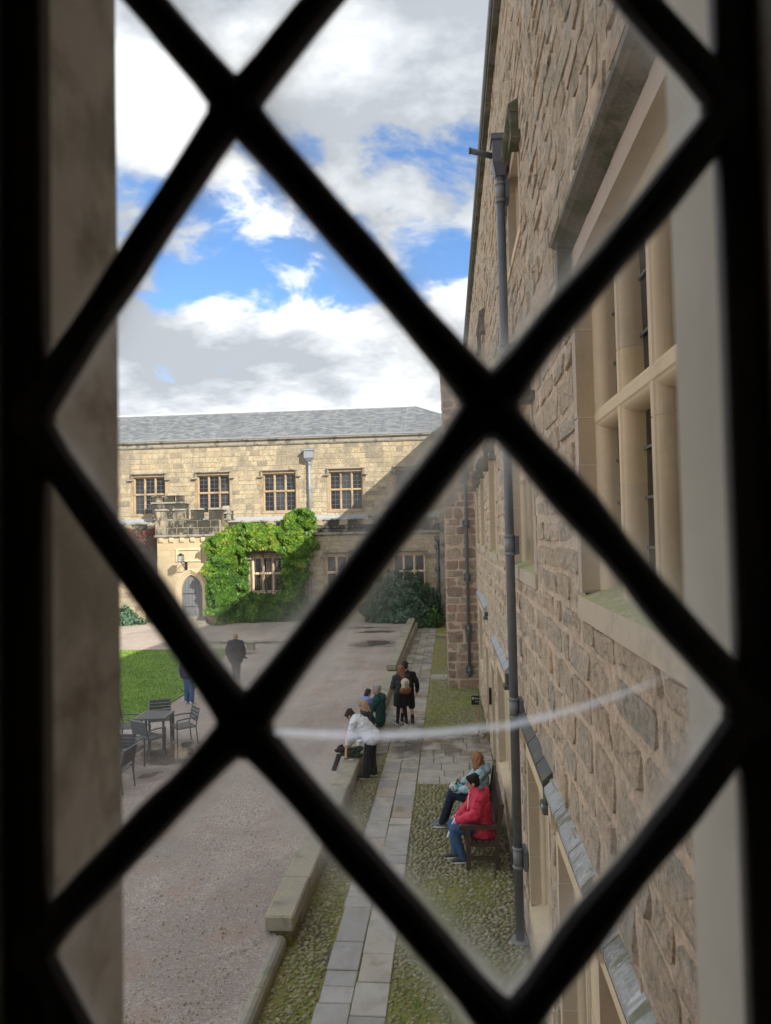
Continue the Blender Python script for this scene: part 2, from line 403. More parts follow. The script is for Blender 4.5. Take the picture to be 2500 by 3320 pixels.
r = M.n('ShaderNodeMix', data_type='FLOAT'); M.l(M.rng(wet, .55, .95), r.inputs[0]); M.l(damp, r.inputs[2]); r.inputs[3].default_value = .04
M.set('Roughness', r.outputs[0])
h = M.math('ADD', M.vor(58), M.math('MULTIPLY', M.vor(110), .5))
b = M.n('ShaderNodeBump'); b.inputs['Distance'].default_value = .02; M.l(h, b.inputs['Height']); M.l(M.rng(wet, .55, .9, .75, .01), b.inputs['Strength']); M.set('Normal', b.outputs[0])
m_gravel = M.m

M = Mat('turf'); c = M.ramp(M.noise(.9, 6, .7), [(.3, (.15, .235, .045)), (.7, (.24, .37, .07))]); c = M.mix(.35, c, M.mix(M.noise(60, 3), (.02, .06, .008), (.13, .25, .05)))
M.set('Base Color', c); M.set('Roughness', .9); M.set('Normal', M.bump(M.noise(50, 4), .8, .03)); m_turf = M.m
M = Mat('grass_blade'); c = M.ramp(M.attr(), [(0, (.11, .22, .022)), (1, (.28, .43, .075))]); M.set('Base Color', c); M.set('Roughness', .7); m_blade = M.m

# flagstones: wet, grey with brown patches
M = Mat('flagstone'); t = M.attr()
c = M.ramp(t, [(0, (.29, .283, .27)), (.35, (.38, .362, .33)), (.7, (.45, .42, .365)), (.88, (.35, .275, .205)), (1, (.48, .46, .42))])
n = M.noise(4, 6, .65); c = M.mix(M.math('MULTIPLY', M.rng(n, .45, .7), .5), c, (.23, .20, .16)); c = M.mix(M.math('MULTIPLY', M.rng(M.noise(2.2, 5), .58, .72), .5), c, (.10, .10, .045))
wy = M.math('MULTIPLY', M.math('MULTIPLY', M.rng(M.sepP()[1], 16.2, 17.6), M.rng(M.sepP()[1], 22.0, 19.6)), M.rng(M.noise(1.5, 4), .38, .58)); c = M.mix(M.math('MULTIPLY', wy, .65), c, (.075, .052, .036)); M.set('Base Color', c); M.set('Roughness', M.math('SUBTRACT', M.rng(M.noise(1.3, 4, .6), .38, .64, .16, .62), M.math('MULTIPLY', wy, .2), True)); M.set('Specular IOR Level', .5)
M.set('Normal', M.bump(M.math('ADD', M.noise(7, 6, .6), M.math('MULTIPLY', M.noise(45, 3), .15)), .35, .02)); m_flag = M.m

M = Mat('cobble'); t = M.attr()
c = M.ramp(t, [(0, (.19, .17, .115)), (.4, (.29, .26, .18)), (.75, (.40, .36, .26)), (.95, (.40, .36, .29)), (.99, (.36, .21, .13)), (1, (.44, .40, .33))])
c = M.mix(M.math('MULTIPLY', M.rng(M.noise(9, 5, .65), .38, .56), .8), c, (.20, .205, .065)); M.set('Base Color', c)
M.set('Roughness', M.rng(M.noise(5, 3), .35, .65, .30, .75)); M.set('Normal', M.bump(M.noise(40, 4), .4, .006)); m_cobble = M.m
M = Mat('cobble_bed'); t = M.attr()
earth = M.mix(M.noise(30, 4), (.07, .055, .04), (.19, .155, .11)); moss = M.mix(M.noise(34, 6, .75), (.085, .095, .018), (.36, .34, .09))
c = M.mix(M.rng(M.math('ADD', t, M.math('MULTIPLY', M.math('SUBTRACT', M.noise(26, 4), .5), .7)), .38, .60), earth, moss); M.set('Base Color', c); M.set('Roughness', .9)
M.set('Normal', M.bump(M.noise(60, 5, .7), .9, .015)); m_bed = M.m
m_coping = stone('coping', [(0, (.29, .27, .21)), (1, (.38, .345, .265))], 4., .5, .012, rough=.6, stains=[((.24, .24, .225), (1.5, 1.5, 1.5), .46, .62, .7), ((.42, .39, .17), (11, 11, 11), .58, .66, .7), ((.13, .15, .045), (2.6, 2.6, 2.6), .55, .68, .55)], speck=.25)

def leafmat(name, stops, trans=.35):
    M = Mat(name); c = M.ramp(M.attr(), stops)
    M.set('Base Color', c); M.set('Roughness', .42); M.set('Specular IOR Level', .35)
    tr = M.n('ShaderNodeBsdfTranslucent'); M.l(M.mix(1., c, (1.6, 1.7, .6), 'MULTIPLY'), tr.inputs[0])
    ms = M.n('ShaderNodeMixShader'); ms.inputs[0].default_value = trans; M.l(M.b.outputs[0], ms.inputs[1]); M.l(tr.outputs[0], ms.inputs[2]); M.l(ms.outputs[0], M.out.inputs[0]); return M.m
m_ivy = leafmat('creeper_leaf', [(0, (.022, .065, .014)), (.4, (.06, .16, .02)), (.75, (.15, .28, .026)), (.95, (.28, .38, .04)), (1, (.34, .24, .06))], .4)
m_laurel = leafmat('laurel_leaf', [(0, (.03, .075, .05)), (.6, (.075, .15, .095)), (1, (.16, .24, .16))], .2)
m_redleaf = leafmat('red_creeper_leaf', [(0, (.055, .05, .035)), (.5, (.12, .055, .04)), (.8, (.24, .05, .035)), (1, (.12, .14, .06))], .35)
m_stem = flat('woody_stem', (.12, .085, .06), .9)

# glass of the near lattice: clear in the middle, dirt gathered along the leads
M = Mat('old_clear_glass')
dirt_glint = M.attr('dirt_glint')
tr = M.n('ShaderNodeBsdfTransparent'); tr.inputs[0].default_value = (.985, .99, .985, 1)
gl = M.n('ShaderNodeBsdfGlossy'); gl.inputs['Roughness'].default_value = .02
m1 = M.n('ShaderNodeMixShader'); m1.inputs[0].default_value = .012; M.l(tr.outputs[0], m1.inputs[1]); M.l(gl.outputs[0], m1.inputs[2])
tl = M.n('ShaderNodeBsdfTranslucent'); tl.inputs[0].default_value = (.80, .81, .80, 1)
m2 = M.n('ShaderNodeMixShader'); M.l(M.math('MULTIPLY', dirt_glint, 1.0, True), m2.inputs[0]); M.l(m1.outputs[0], m2.inputs[1]); M.l(tl.outputs[0], m2.inputs[2]); M.l(m2.outputs[0], M.out.inputs[0])
m_oldglass = M.m
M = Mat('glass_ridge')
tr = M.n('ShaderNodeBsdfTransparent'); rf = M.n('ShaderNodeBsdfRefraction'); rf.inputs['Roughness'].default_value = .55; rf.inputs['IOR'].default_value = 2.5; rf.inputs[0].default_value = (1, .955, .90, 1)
ms = M.n('ShaderNodeMixShader'); M.l(M.attr('dirt_glint'), ms.inputs[0]); M.l(tr.outputs[0], ms.inputs[1]); M.l(rf.outputs[0], ms.inputs[2]); M.l(ms.outputs[0], M.out.inputs[0]); m_ridge = M.m  # here the attribute sets the strength of the added glint

# ------------------------------------------------------------------ ground
def gz(y): return .15 + .0045*(max(y, 5)-9)
XW = .92
b = MB(); b.quad((-900, -900, -.12), (900, -900, -.12), (900, 900, -.12), (-900, 900, -.12))
meta(b.build('ground', m_gravel), kind='structure')

def puddle(x, y):
    v = 0.
    for (cx, cy, rx, ry, a) in ((-6.6, 16.15, .95, .34, .15), (-6.9, 16.9, 1.1, .8, .0), (-6.45, 15.25, .42, .50, .5), (-3.9, 37.3, 1.0, .6, .1), (-3.5, 33.3, 1.0, 1.2, .2), (-6.0, 38.9, 2.6, .5, .0), (-9.5, 30.9, 1.6, .5, 0), (-10.5, 34, 3, .5, 0)):
        d = ((x-cx)/rx)**2 + ((y-cy)/ry)**2
        d += .9*mnoise.noise(Vector((x*1.3, y*1.3, 2.2)))+.5*mnoise.noise(Vector((x*4, y*4, 7.)))
        v = max(v, 1.25-d*.8-a*.3)
    return max(0., min(1., v))
me_x = [-70, -45, -30, -24] + [-20+.12*i for i in range(int((20-2.43)/.12)+1)] + [-2.40]
me_y = [2, 4, 5, 6, 7, 8, 9.2] + [9.4+.12*i for i in range(int((40.4-9.4)/.12)+1)] + [42.5]
V = []; F = []; Wt = []
for j, y in enumerate(me_y):
    for i, x in enumerate(me_x):
        xx = x
        if i == len(me_x)-1: xx = -2.36 if y > 9.2 else -2.3
        p = puddle(x, y) if -20 < x < -2 and 9 < y < 41 else 0
        V.append((xx, y, gz(y)+(.010*mnoise.noise(Vector((x*.8, y*.8, 0)))*(1-p)-.006*p))); Wt.append(p)
nx = len(me_x)
for j in range(len(me_y)-1):
    for i in range(nx-1): F.append((j*nx+i, j*nx+i+1, (j+1)*nx+i+1, (j+1)*nx+i))
me = bpy.data.meshes.new('gravel_courtyard'); me.from_pydata(V, [], F); a = me.attributes.new('wet', 'FLOAT', 'POINT'); a.data.foreach_set('value', Wt)
me.polygons.foreach_set('use_smooth', [True]*len(me.polygons)); me.materials.append(m_gravel)
o = bpy.data.objects.new('gravel_courtyard', me); col.objects.link(o); meta(o, kind='structure')

# loose stones lying on the gravel, too many to count
random.seed(3); b = MB()
for i in range(5200):
    y = 7+ (random.random()**1.7)*22; x = -2.5 - random.random()*min(9, 1.2+.36*y)
    r = random.uniform(.006, .014)*(1.5 if random.random() < .06 else 1)
    z = gz(y)+r*.3; a_ = random.random()*pi; ca, sa = cos(a_)*r, sin(a_)*r
    b.add([(x+ca*1.3, y+sa*1.3, z), (x-sa, y+ca, z), (x-ca*1.3, y-sa*1.3, z), (x+sa, y-ca, z), (x, y, z+r*.8)], [(0, 1, 4), (1, 2, 4), (2, 3, 4), (3, 0, 4)], random.choice((.2, .5, .6, .93, 1.)))
meta(b.build('loose_gravel', m_cobble), kind='stuff')
b = MB()
for i in range(70):
    y = 7+random.random()*16; x = -2.6-random.random()*min(7, .36*y); a_ = random.random()*6.3; r = random.uniform(.015, .03); z = gz(y)+.012
    b.add([(x+cos(a_)*r*1.6, y+sin(a_)*r*1.6, z), (x-sin(a_)*r*.7, y+cos(a_)*r*.7, z+.006), (x-cos(a_)*r*1.6, y-sin(a_)*r*1.6, z+.003), (x+sin(a_)*r*.7, y-cos(a_)*r*.7, z+.01)], [(0, 1, 2), (0, 2, 3)], random.random())
m_deadleaf = flat('fallen_leaf', (.42, .36, .22), .8); meta(b.build('fallen_leaves', m_deadleaf), kind='stuff')

# lawn
LX = -8.62
lawn = [(-8.62, 19.3), (LX, 24.0), (-9.1, 27), (-9.9, 31.9), (-30, 31.4), (-30, 19.3)]
b = MB(); b.add([(x, y, gz(y)+.035) for x, y in lawn]+[(x, y, gz(y)-.05) for x, y in lawn], [(0, 1, 2, 3, 4, 5)]+[(i, (i+1) % 6, 6+(i+1) % 6, 6+i) for i in range(6)])
meta(b.build('lawn', m_turf), kind='structure')
b = MB(); random.seed(5); n = 0
while n < 42000:
    y = random.uniform(19.4, 31.7); x = -8.7 - random.random()*8.3
    if y > 24 and x > -8.62-(y-24)*.16: continue
    n += 1; h = random.uniform(.035, .075); a_ = random.random()*6.3; wd = .012; lx, ly = cos(a_+1.3)*h*.6, sin(a_+1.3)*h*.6; z = gz(y)+.03
    b.add([(x-cos(a_)*wd, y-sin(a_)*wd, z), (x+cos(a_)*wd, y+sin(a_)*wd, z), (x+lx, y+ly, z+h)], [(0, 1, 2)], random.random()*.6+.4*max(0, min(1, .5+mnoise.noise(Vector((x*.6, y*.9, 3))))))
meta(b.build('grass', m_blade), kind='stuff')

# ------------------------------------------------------------------ paved path, cobbles
b = MB(); random.seed(11)
def mossv(x, y):
    v = .42 + .55*mnoise.noise(Vector((x*1.1, y*.7, 5.))) + .28*mnoise.noise(Vector((x*3.5, y*3.5, 1.)))
    v += .06
    if y < 11.2: v += .16
    if y < 9.6 and x > -.75: v += .1
    if 11.6 < y < 15.4: v -= .14
    if y > 18.9: v += .34-.5*max(0, x-.35)
    if x > .55 and y < 15: v -= .28
    if x < -1.55: v -= .10
    if x < -1.55 and y < 8.6: v += .14
    return max(0., min(1., v))
xs = [-2.42+.055*i for i in range(63)]; ys = [5+.055*i for i in range(int(38/.055))]
V = []; F = []; Tn = []
for y in ys:
    for x in xs:
        mv = mossv(x, y); V.append((x, y, -.016+.020*max(0, mv-.35)+.006*mnoise.noise(Vector((x*9, y*9, 0))))); Tn.append(mv)
nx = len(xs)
for j in range(len(ys)-1):
    for i in range(nx-1): F.append((j*nx+i, j*nx+i+1, (j+1)*nx+i+1, (j+1)*nx+i))
me = bpy.data.meshes.new('cobble_bed'); me.from_pydata(V, [], F); a = me.attributes.new('tone', 'FLOAT', 'POINT'); a.data.foreach_set('value', Tn)
me.polygons.foreach_set('use_smooth', [True]*len(me.polygons)); me.materials.append(m_bed)
bed = bpy.data.objects.new('cobbled_ground', me); col.objects.link(bed); meta(bed, kind='structure')

items = []
def cobble_area(x0, x1, y0, y1):
    y = y0
    while y < y1:
        x = x0 + random.uniform(0, .06)
        while x < x1:
            cx = x+random.uniform(-.018, .018); cy = y+random.uniform(-.02, .02)
            mv = mossv(cx, cy)
            if random.random() > (mv-.66)*1.8:
                rx = random.uniform(.028, .050)*(1.3 if random.random() < .10 else 1); ry = rx*random.uniform(.38, .62); rz = random.uniform(.015, .026)
                a_ = random.gauss(.25, .55); q = Matrix.Rotation(a_, 3, 'Z')
                k = MB(); V = []; s6 = 7
                for (fr, hz) in ((1.0, -.2), (.86, .55), (.45, .95)):
                    for j in range(s6):
                        t_ = 2*pi*j/s6; jr = fr*random.uniform(.86, 1.12)
                        p = q @ Vector((cos(t_)*rx*jr, sin(t_)*ry*jr, 0)); V.append((cx+p.x, cy+p.y, -.008+rz*hz))
                V.append((cx, cy, -.008+rz))
                Fc = []
                for r in range(2):
                    for j in range(s6): Fc.append((r*s6+j, r*s6+(j+1) % s6, (r+1)*s6+(j+1) % s6, (r+1)*s6+j))
                for j in range(s6): Fc.append((2*s6+j, 2*s6+(j+1) % s6, 3*s6))
                items.append((V, Fc, random.random(), rx*ry*4))
            x += random.uniform(.064, .094)
        y += random.uniform(.042, .053)
cobble_area(-.76, .84, 6.0, 15.25); cobble_area(-.72, .84, 18.95, 26.1); cobble_area(-2.17, -1.62, 6.0, 9.2); cobble_area(-2.06, -1.62, 9.2, 17.2); cobble_area(-.62, -.12, 27.3, 36.5)
pieces('cobblestone', items, m_cobble, bed, 300, smooth=True)
# tufts of grass and moss between the cobbles
b = MB()
for i in range(5200):
    y = random.choice((random.uniform(6, 11.6), random.uniform(6, 10.5), random.uniform(19, 25))); x = random.uniform(-.75, .85) if random.random() < .85 else random.uniform(-2.0, -1.62)
    if mossv(x, y) < .5: continue
    for k in range(3):
        a_ = random.random()*6.3; h = random.uniform(.012, .035); wd = .005; xx = x+random.gauss(0, .012); yy = y+random.gauss(0, .012)
        b.add([(xx-cos(a_)*wd, yy-sin(a_)*wd, -.005), (xx+cos(a_)*wd, yy+sin(a_)*wd, -.005), (xx-sin(a_)*h*.8, yy+cos(a_)*h*.8, .01+h)], [(0, 1, 2)], random.random())
meta(b.build('moss_tufts', m_blade), kind='stuff')

b = MB(); b.box(-1.6, -.78, 5, 42, -.10, -.012); pbase = b.build('flagstone_path', m_bed); meta(pbase, kind='structure')
def flag(x0, x1, y0, y1, par):
    k = MB(); k.bbox(x0+.006, x1-.006, y0+.006, y1-.006, -.06, .012+random.uniform(-.005, .006), .009)
    tx, ty = random.gauss(0, .006), random.gauss(0, .005); cx, cy = (x0+x1)/2, (y0+y1)/2
    V = [(p[0], p[1], p[2]+(p[0]-cx)*tx+(p[1]-cy)*ty) for p in k.v]
    piece('flagstone', V, k.f, random.random(), m_flag, par)
for (x0, x1, ya, yb) in ((-1.59, -1.195, 5.2, 42), (-1.195, -.79, 5.2, 42), (-2.02, -1.59, 17.4, 42)):
    y = ya
    while y < yb:
        l = random.choice((.3, .45, .55, .65, .85)) * random.uniform(.9, 1.1)
        flag(x0+random.uniform(-.012, .012), x1, y, min(y+l, yb), pbase); y += l
b = MB(); b.box(-.78, .9, 15.3, 18.9, -.10, -.011); b.box(-.78, -.06, 26.2, 27.2, -.10, -.011); p2 = b.build('flagstone_pavement', m_bed); meta(p2, kind='structure')
for (ya, yb, xa, xb) in ((15.3, 18.9, -.78, .89), (26.2, 27.2, -.78, -.06)):
    y = ya
    while y < yb-.1:
        d = min(random.uniform(.40, .56), yb-y); x = xa
        if yb-(y+d) < .2: d = yb-y
        while x < xb-.05:
            l = random.uniform(.28, .85)
            if xb-(x+l) < .2: l = xb-x
            flag(x, x+l, y, y+d, p2); x += l
        y += d
# step at the far end of the path
b = MB(); b.bbox(-.75, .3, 36.6, 37.1, -.02, .16, .02, .4); meta(b.build('stone_step', m_coping), 'worn stone step at the far end of the flagstone path', 'step')

# low wall beside the path
lw = thing('low_wall', 'low stone wall with wide lichen-spotted coping between gravel and path', 'wall', (-2.25, 9.2, 0)); random.seed(21)
def lwx(y): return -2.46 + .010*(y-9.2)
core = MB(); core.box(-2.40, -2.12, 9.25, 41, -.05, .19); core.box(-2.30, -2.02, 25.95, 41, -.04, .40); core.build('core', m_bed, lw)
y = 9.2
while y < 25.85:
    l = random.uniform(1.0, 1.55); l = 25.9-y if 25.9-(y+l) < .5 else l
    k = MB(); k.bbox(lwx(y), lwx(y)+.375, y+.005, y+l-.005, .185, .385+random.uniform(-.006, .006), .022); V = k.v
    piece('coping_stone', V, k.f, random.random(), m_coping, lw); y += l
y = 25.9
while y < 41:
    l = random.uniform(1.0, 1.55)
    k = MB(); k.bbox(-2.34, -1.97, y+.005, y+l-.005, .40, .60+random.uniform(-.005, .005), .022); piece('coping_stone', k.v, k.f, random.random(), m_coping, lw); y += l
y = 9.25
while y < 40:
    l = random.uniform(.4, .9); x = lwx(y)+.33
    for z0, z1 in (((-.03, .185),) if y < 25.9 else ((-.03, .2), (.2, .4))):
        k = MB(); k.bbox(x-.12, x+random.uniform(0, .02), y+.006, y+l-.006, z0+.004, z1-.004, .012); piece('wall_stone', k.v, k.f, random.random()*.6, m_coping, lw)
    y += l
kb = thing('kerb', 'half-round stone kerb running on from the end of the low wall', 'kerb', (-2.25, 5, 0))
y = 9.17
while y > 5.1:
    l = random.uniform(.75, 1.2); y0 = y-l
    poly = [(-2.33, .0)]+[(-2.25-.085*cos(pi*i/6), .09+.085*sin(pi*i/6)) for i in range(7)]+[(-2.17, .0)]
    k = MB(); k.prism([(p[0], p[1]) for p in poly], 1, y0+.006, y-.006); V = [(p[0], p[1], p[2]) for p in k.v]
    piece('kerb_stone', V, k.f, random.random(), m_coping, kb); y = y0
# ------------------------------------------------------------------ masonry builders
def TF(yf): return lambda u, z, n: (u, yf-n, z)            # wall facing the camera
def TR(xw): return lambda u, z, n: (xw-n, u, z)            # wall facing -X
def TL(xw): return lambda u, z, n: (xw+n, u, z)            # wall facing +X
def wall_panel(T, u0, u1, z0, z1, holes, n=0.):
    us = sorted({u0, u1, *[min(max(h[i], u0), u1) for h in holes for i in (0, 1)]}); zs = sorted({z0, z1, *[min(max(h[i], z0), z1) for h in holes for i in (2, 3)]})
    k = MB(T)
    for i in range(len(us)-1):
        for j in range(len(zs)-1):
            uc, zc = (us[i]+us[i+1])/2, (zs[j]+zs[j+1])/2
            if any(h[0] < uc < h[1] and h[2] < zc < h[3] for h in holes): continue
            k.quad((us[i], zs[j], n), (us[i+1], zs[j], n), (us[i+1], zs[j+1], n), (us[i], zs[j+1], n))
    return k
def rough_panel(T, u0, u1, z0, z1, holes, st, amp, seed):
    """wall skin in small cells with a real uneven surface"""
    us = sorted({*[u0+(u1-u0)*i/int((u1-u0)/st) for i in range(int((u1-u0)/st)+1)], *[h[i] for h in holes for i in (0, 1) if u0 < h[i] < u1]}); zs = sorted({*[z0+(z1-z0)*i/int((z1-z0)/st) for i in range(int((z1-z0)/st)+1)], *[h[i] for h in holes for i in (2, 3) if z0 < h[i] < z1]})
    k = MB(); V = []; nu = len(us)
    for z in zs:
        for u in us: V.append(T(u, z, amp*(mnoise.noise(Vector((u*3.1, z*3.1, seed)))+.7*mnoise.noise(Vector((u*9, z*9, seed)))+.5*mnoise.noise(Vector((u*23, z*23, seed))))))
    Fc = []
    for j in range(len(zs)-1):
        for i in range(nu-1):
            uc, zc = (us[i]+us[i+1])/2, (zs[j]+zs[j+1])/2
            if any(h[0] < uc < h[1] and h[2] < zc < h[3] for h in holes): continue
            Fc.append((j*nu+i, j*nu+i+1, (j+1)*nu+i+1, (j+1)*nu+i))
    k.v = V; k.f = Fc; k.t = [.3]*len(V); return k
def courses(u0, u1, z0, z1, holes, hr, lr):
    """yield stone rectangles laid in courses round the holes"""
    z = z0
    while z < z1-.04:
        h = random.uniform(*hr); h = z1-z if z1-(z+h) < hr[0]*.6 else h
        cuts = sorted({u0, u1, *[min(max(q, u0), u1) for hl in holes if hl[2] < z+h and hl[3] > z for q in hl[:2]]})
        for a, b_ in zip(cuts, cuts[1:]):
            if b_-a < .05: continue
            um = (a+b_)/2; lo, hi = z, z+h
            for hl in holes:
                if hl[0] < um < hl[1] and hl[2] < hi and hl[3] > lo:
                    if hl[2]-lo > hi-hl[3]: hi = min(hi, hl[2])
                    else: lo = max(lo, hl[3])
            if hi-lo < .06: continue
            u = a
            while u < b_-.02:
                l = random.uniform(*lr)
                if b_-(u+l) < lr[0]*.6: l = b_-u
                yield (u, u+l, lo, hi); u += l
        z += h
def ashlar(T, rects, joint=.009, proud=.012, tone=None):
    out = []
    for (u0, u1, z0, z1) in rects:
        g = joint; d = min(.014, (z1-z0)*.15); pr = random.uniform(0, proud)
        if u1-u0 < .04 or z1-z0 < .04: continue
        B = [(u0+g, z0+g, -.02), (u1-g, z0+g, -.02), (u1-g, z1-g, -.02), (u0+g, z1-g, -.02)]
        Fr = [(u0+g+d, z0+g+d, pr), (u1-g-d, z0+g+d, pr), (u1-g-d, z1-g-d, pr), (u0+g+d, z1-g-d, pr)]
        j = lambda p: (p[0]+random.uniform(-.006, .006), p[1]+random.uniform(-.005, .005), p[2]+random.uniform(-.004, .006))
        V = [T(*p) for p in B]+[T(*j(p)) for p in Fr]
        out.append((V, [(4, 5, 6, 7), (0, 1, 5, 4), (1, 2, 6, 5), (2, 3, 7, 6), (3, 0, 4, 7)], random.random() if tone is None else tone(), (u1-u0)*(z1-z0)))
    return out
def rough_stones(T, rects, gapf, pr=(.008, .035), tone=None):
    out = []
    for (u0, u1, z0, z1) in rects:
        zc, uc = (z0+z1)/2, (u0+u1)/2; g = gapf(zc)
        a, b_ = (u1-u0)/2-g*random.uniform(.6, 1.4)/2, (z1-z0)/2-g*random.uniform(.6, 1.5)/2
        if a < .035 or b_ < .03: continue
        zc += random.uniform(-.25, .25)*g; P = []
        ch = min(a, b_)*random.uniform(.25, .6)
        base = [(-a+ch*random.uniform(.3, 1.3), -b_), (a-ch*random.uniform(.3, 1.3), -b_), (a, -b_+ch*random.uniform(.3, 1)), (a, b_-ch*random.uniform(.3, 1)), (a-ch*random.uniform(.3, 1.3), b_), (-a+ch*random.uniform(.3, 1.3), b_), (-a, b_-ch*random.uniform(.3, 1)), (-a, -b_+ch*random.uniform(.3, 1))]
        sk = random.uniform(-.12, .12)
        base = [(p[0]*random.uniform(.84, 1.03), p[1]*random.uniform(.76, 1.04)+sk*p[0]*b_/a*.7) for p in base]
        q = random.uniform(*pr); tl = random.uniform(-.012, .012); tv = random.uniform(-.012, .012)
        V = []
        for s_, n_ in ((1., -.03), (.955, q*.85), (.60, q*1.02)):
            for p in base:
                dn = random.uniform(-.007, .007) if n_ > 0 else 0
                V.append(T(uc+p[0]*s_, zc+p[1]*s_, (n_+dn+tl*p[0]/a+tv*p[1]/b_) if n_ > 0 else n_))
        V.append(T(uc+random.uniform(-.2, .2)*a, zc+random.uniform(-.2, .2)*b_, q*random.uniform(.75, 1.2)))
        Fc = []
        for r in range(2):
            for i in range(8): Fc.append((r*8+i, r*8+(i+1) % 8, (r+1)*8+(i+1) % 8, (r+1)*8+i))
        for i in range(8): Fc.append((16+i, 16+(i+1) % 8, 24))
        out.append((V, Fc, random.random() if tone is None else tone(), a*b_*4))
    return out

def roll(uc, s, half, face, back, w2):
    """profile of a mullion in (u, n): fillet at the front, quarter-round rolls behind"""
    R_ = [(uc+half, face)]
    for i in range(1, 9):
        t_ = pi/2*i/8; R_.append((uc+half+(w2-half)*sin(t_), face-.008-(abs(face-back)*.55)*(1-cos(t_))))
    R_.append((uc+w2, back)); Lf = [(2*uc-p[0], p[1]) for p in reversed(R_)]
    return R_+Lf

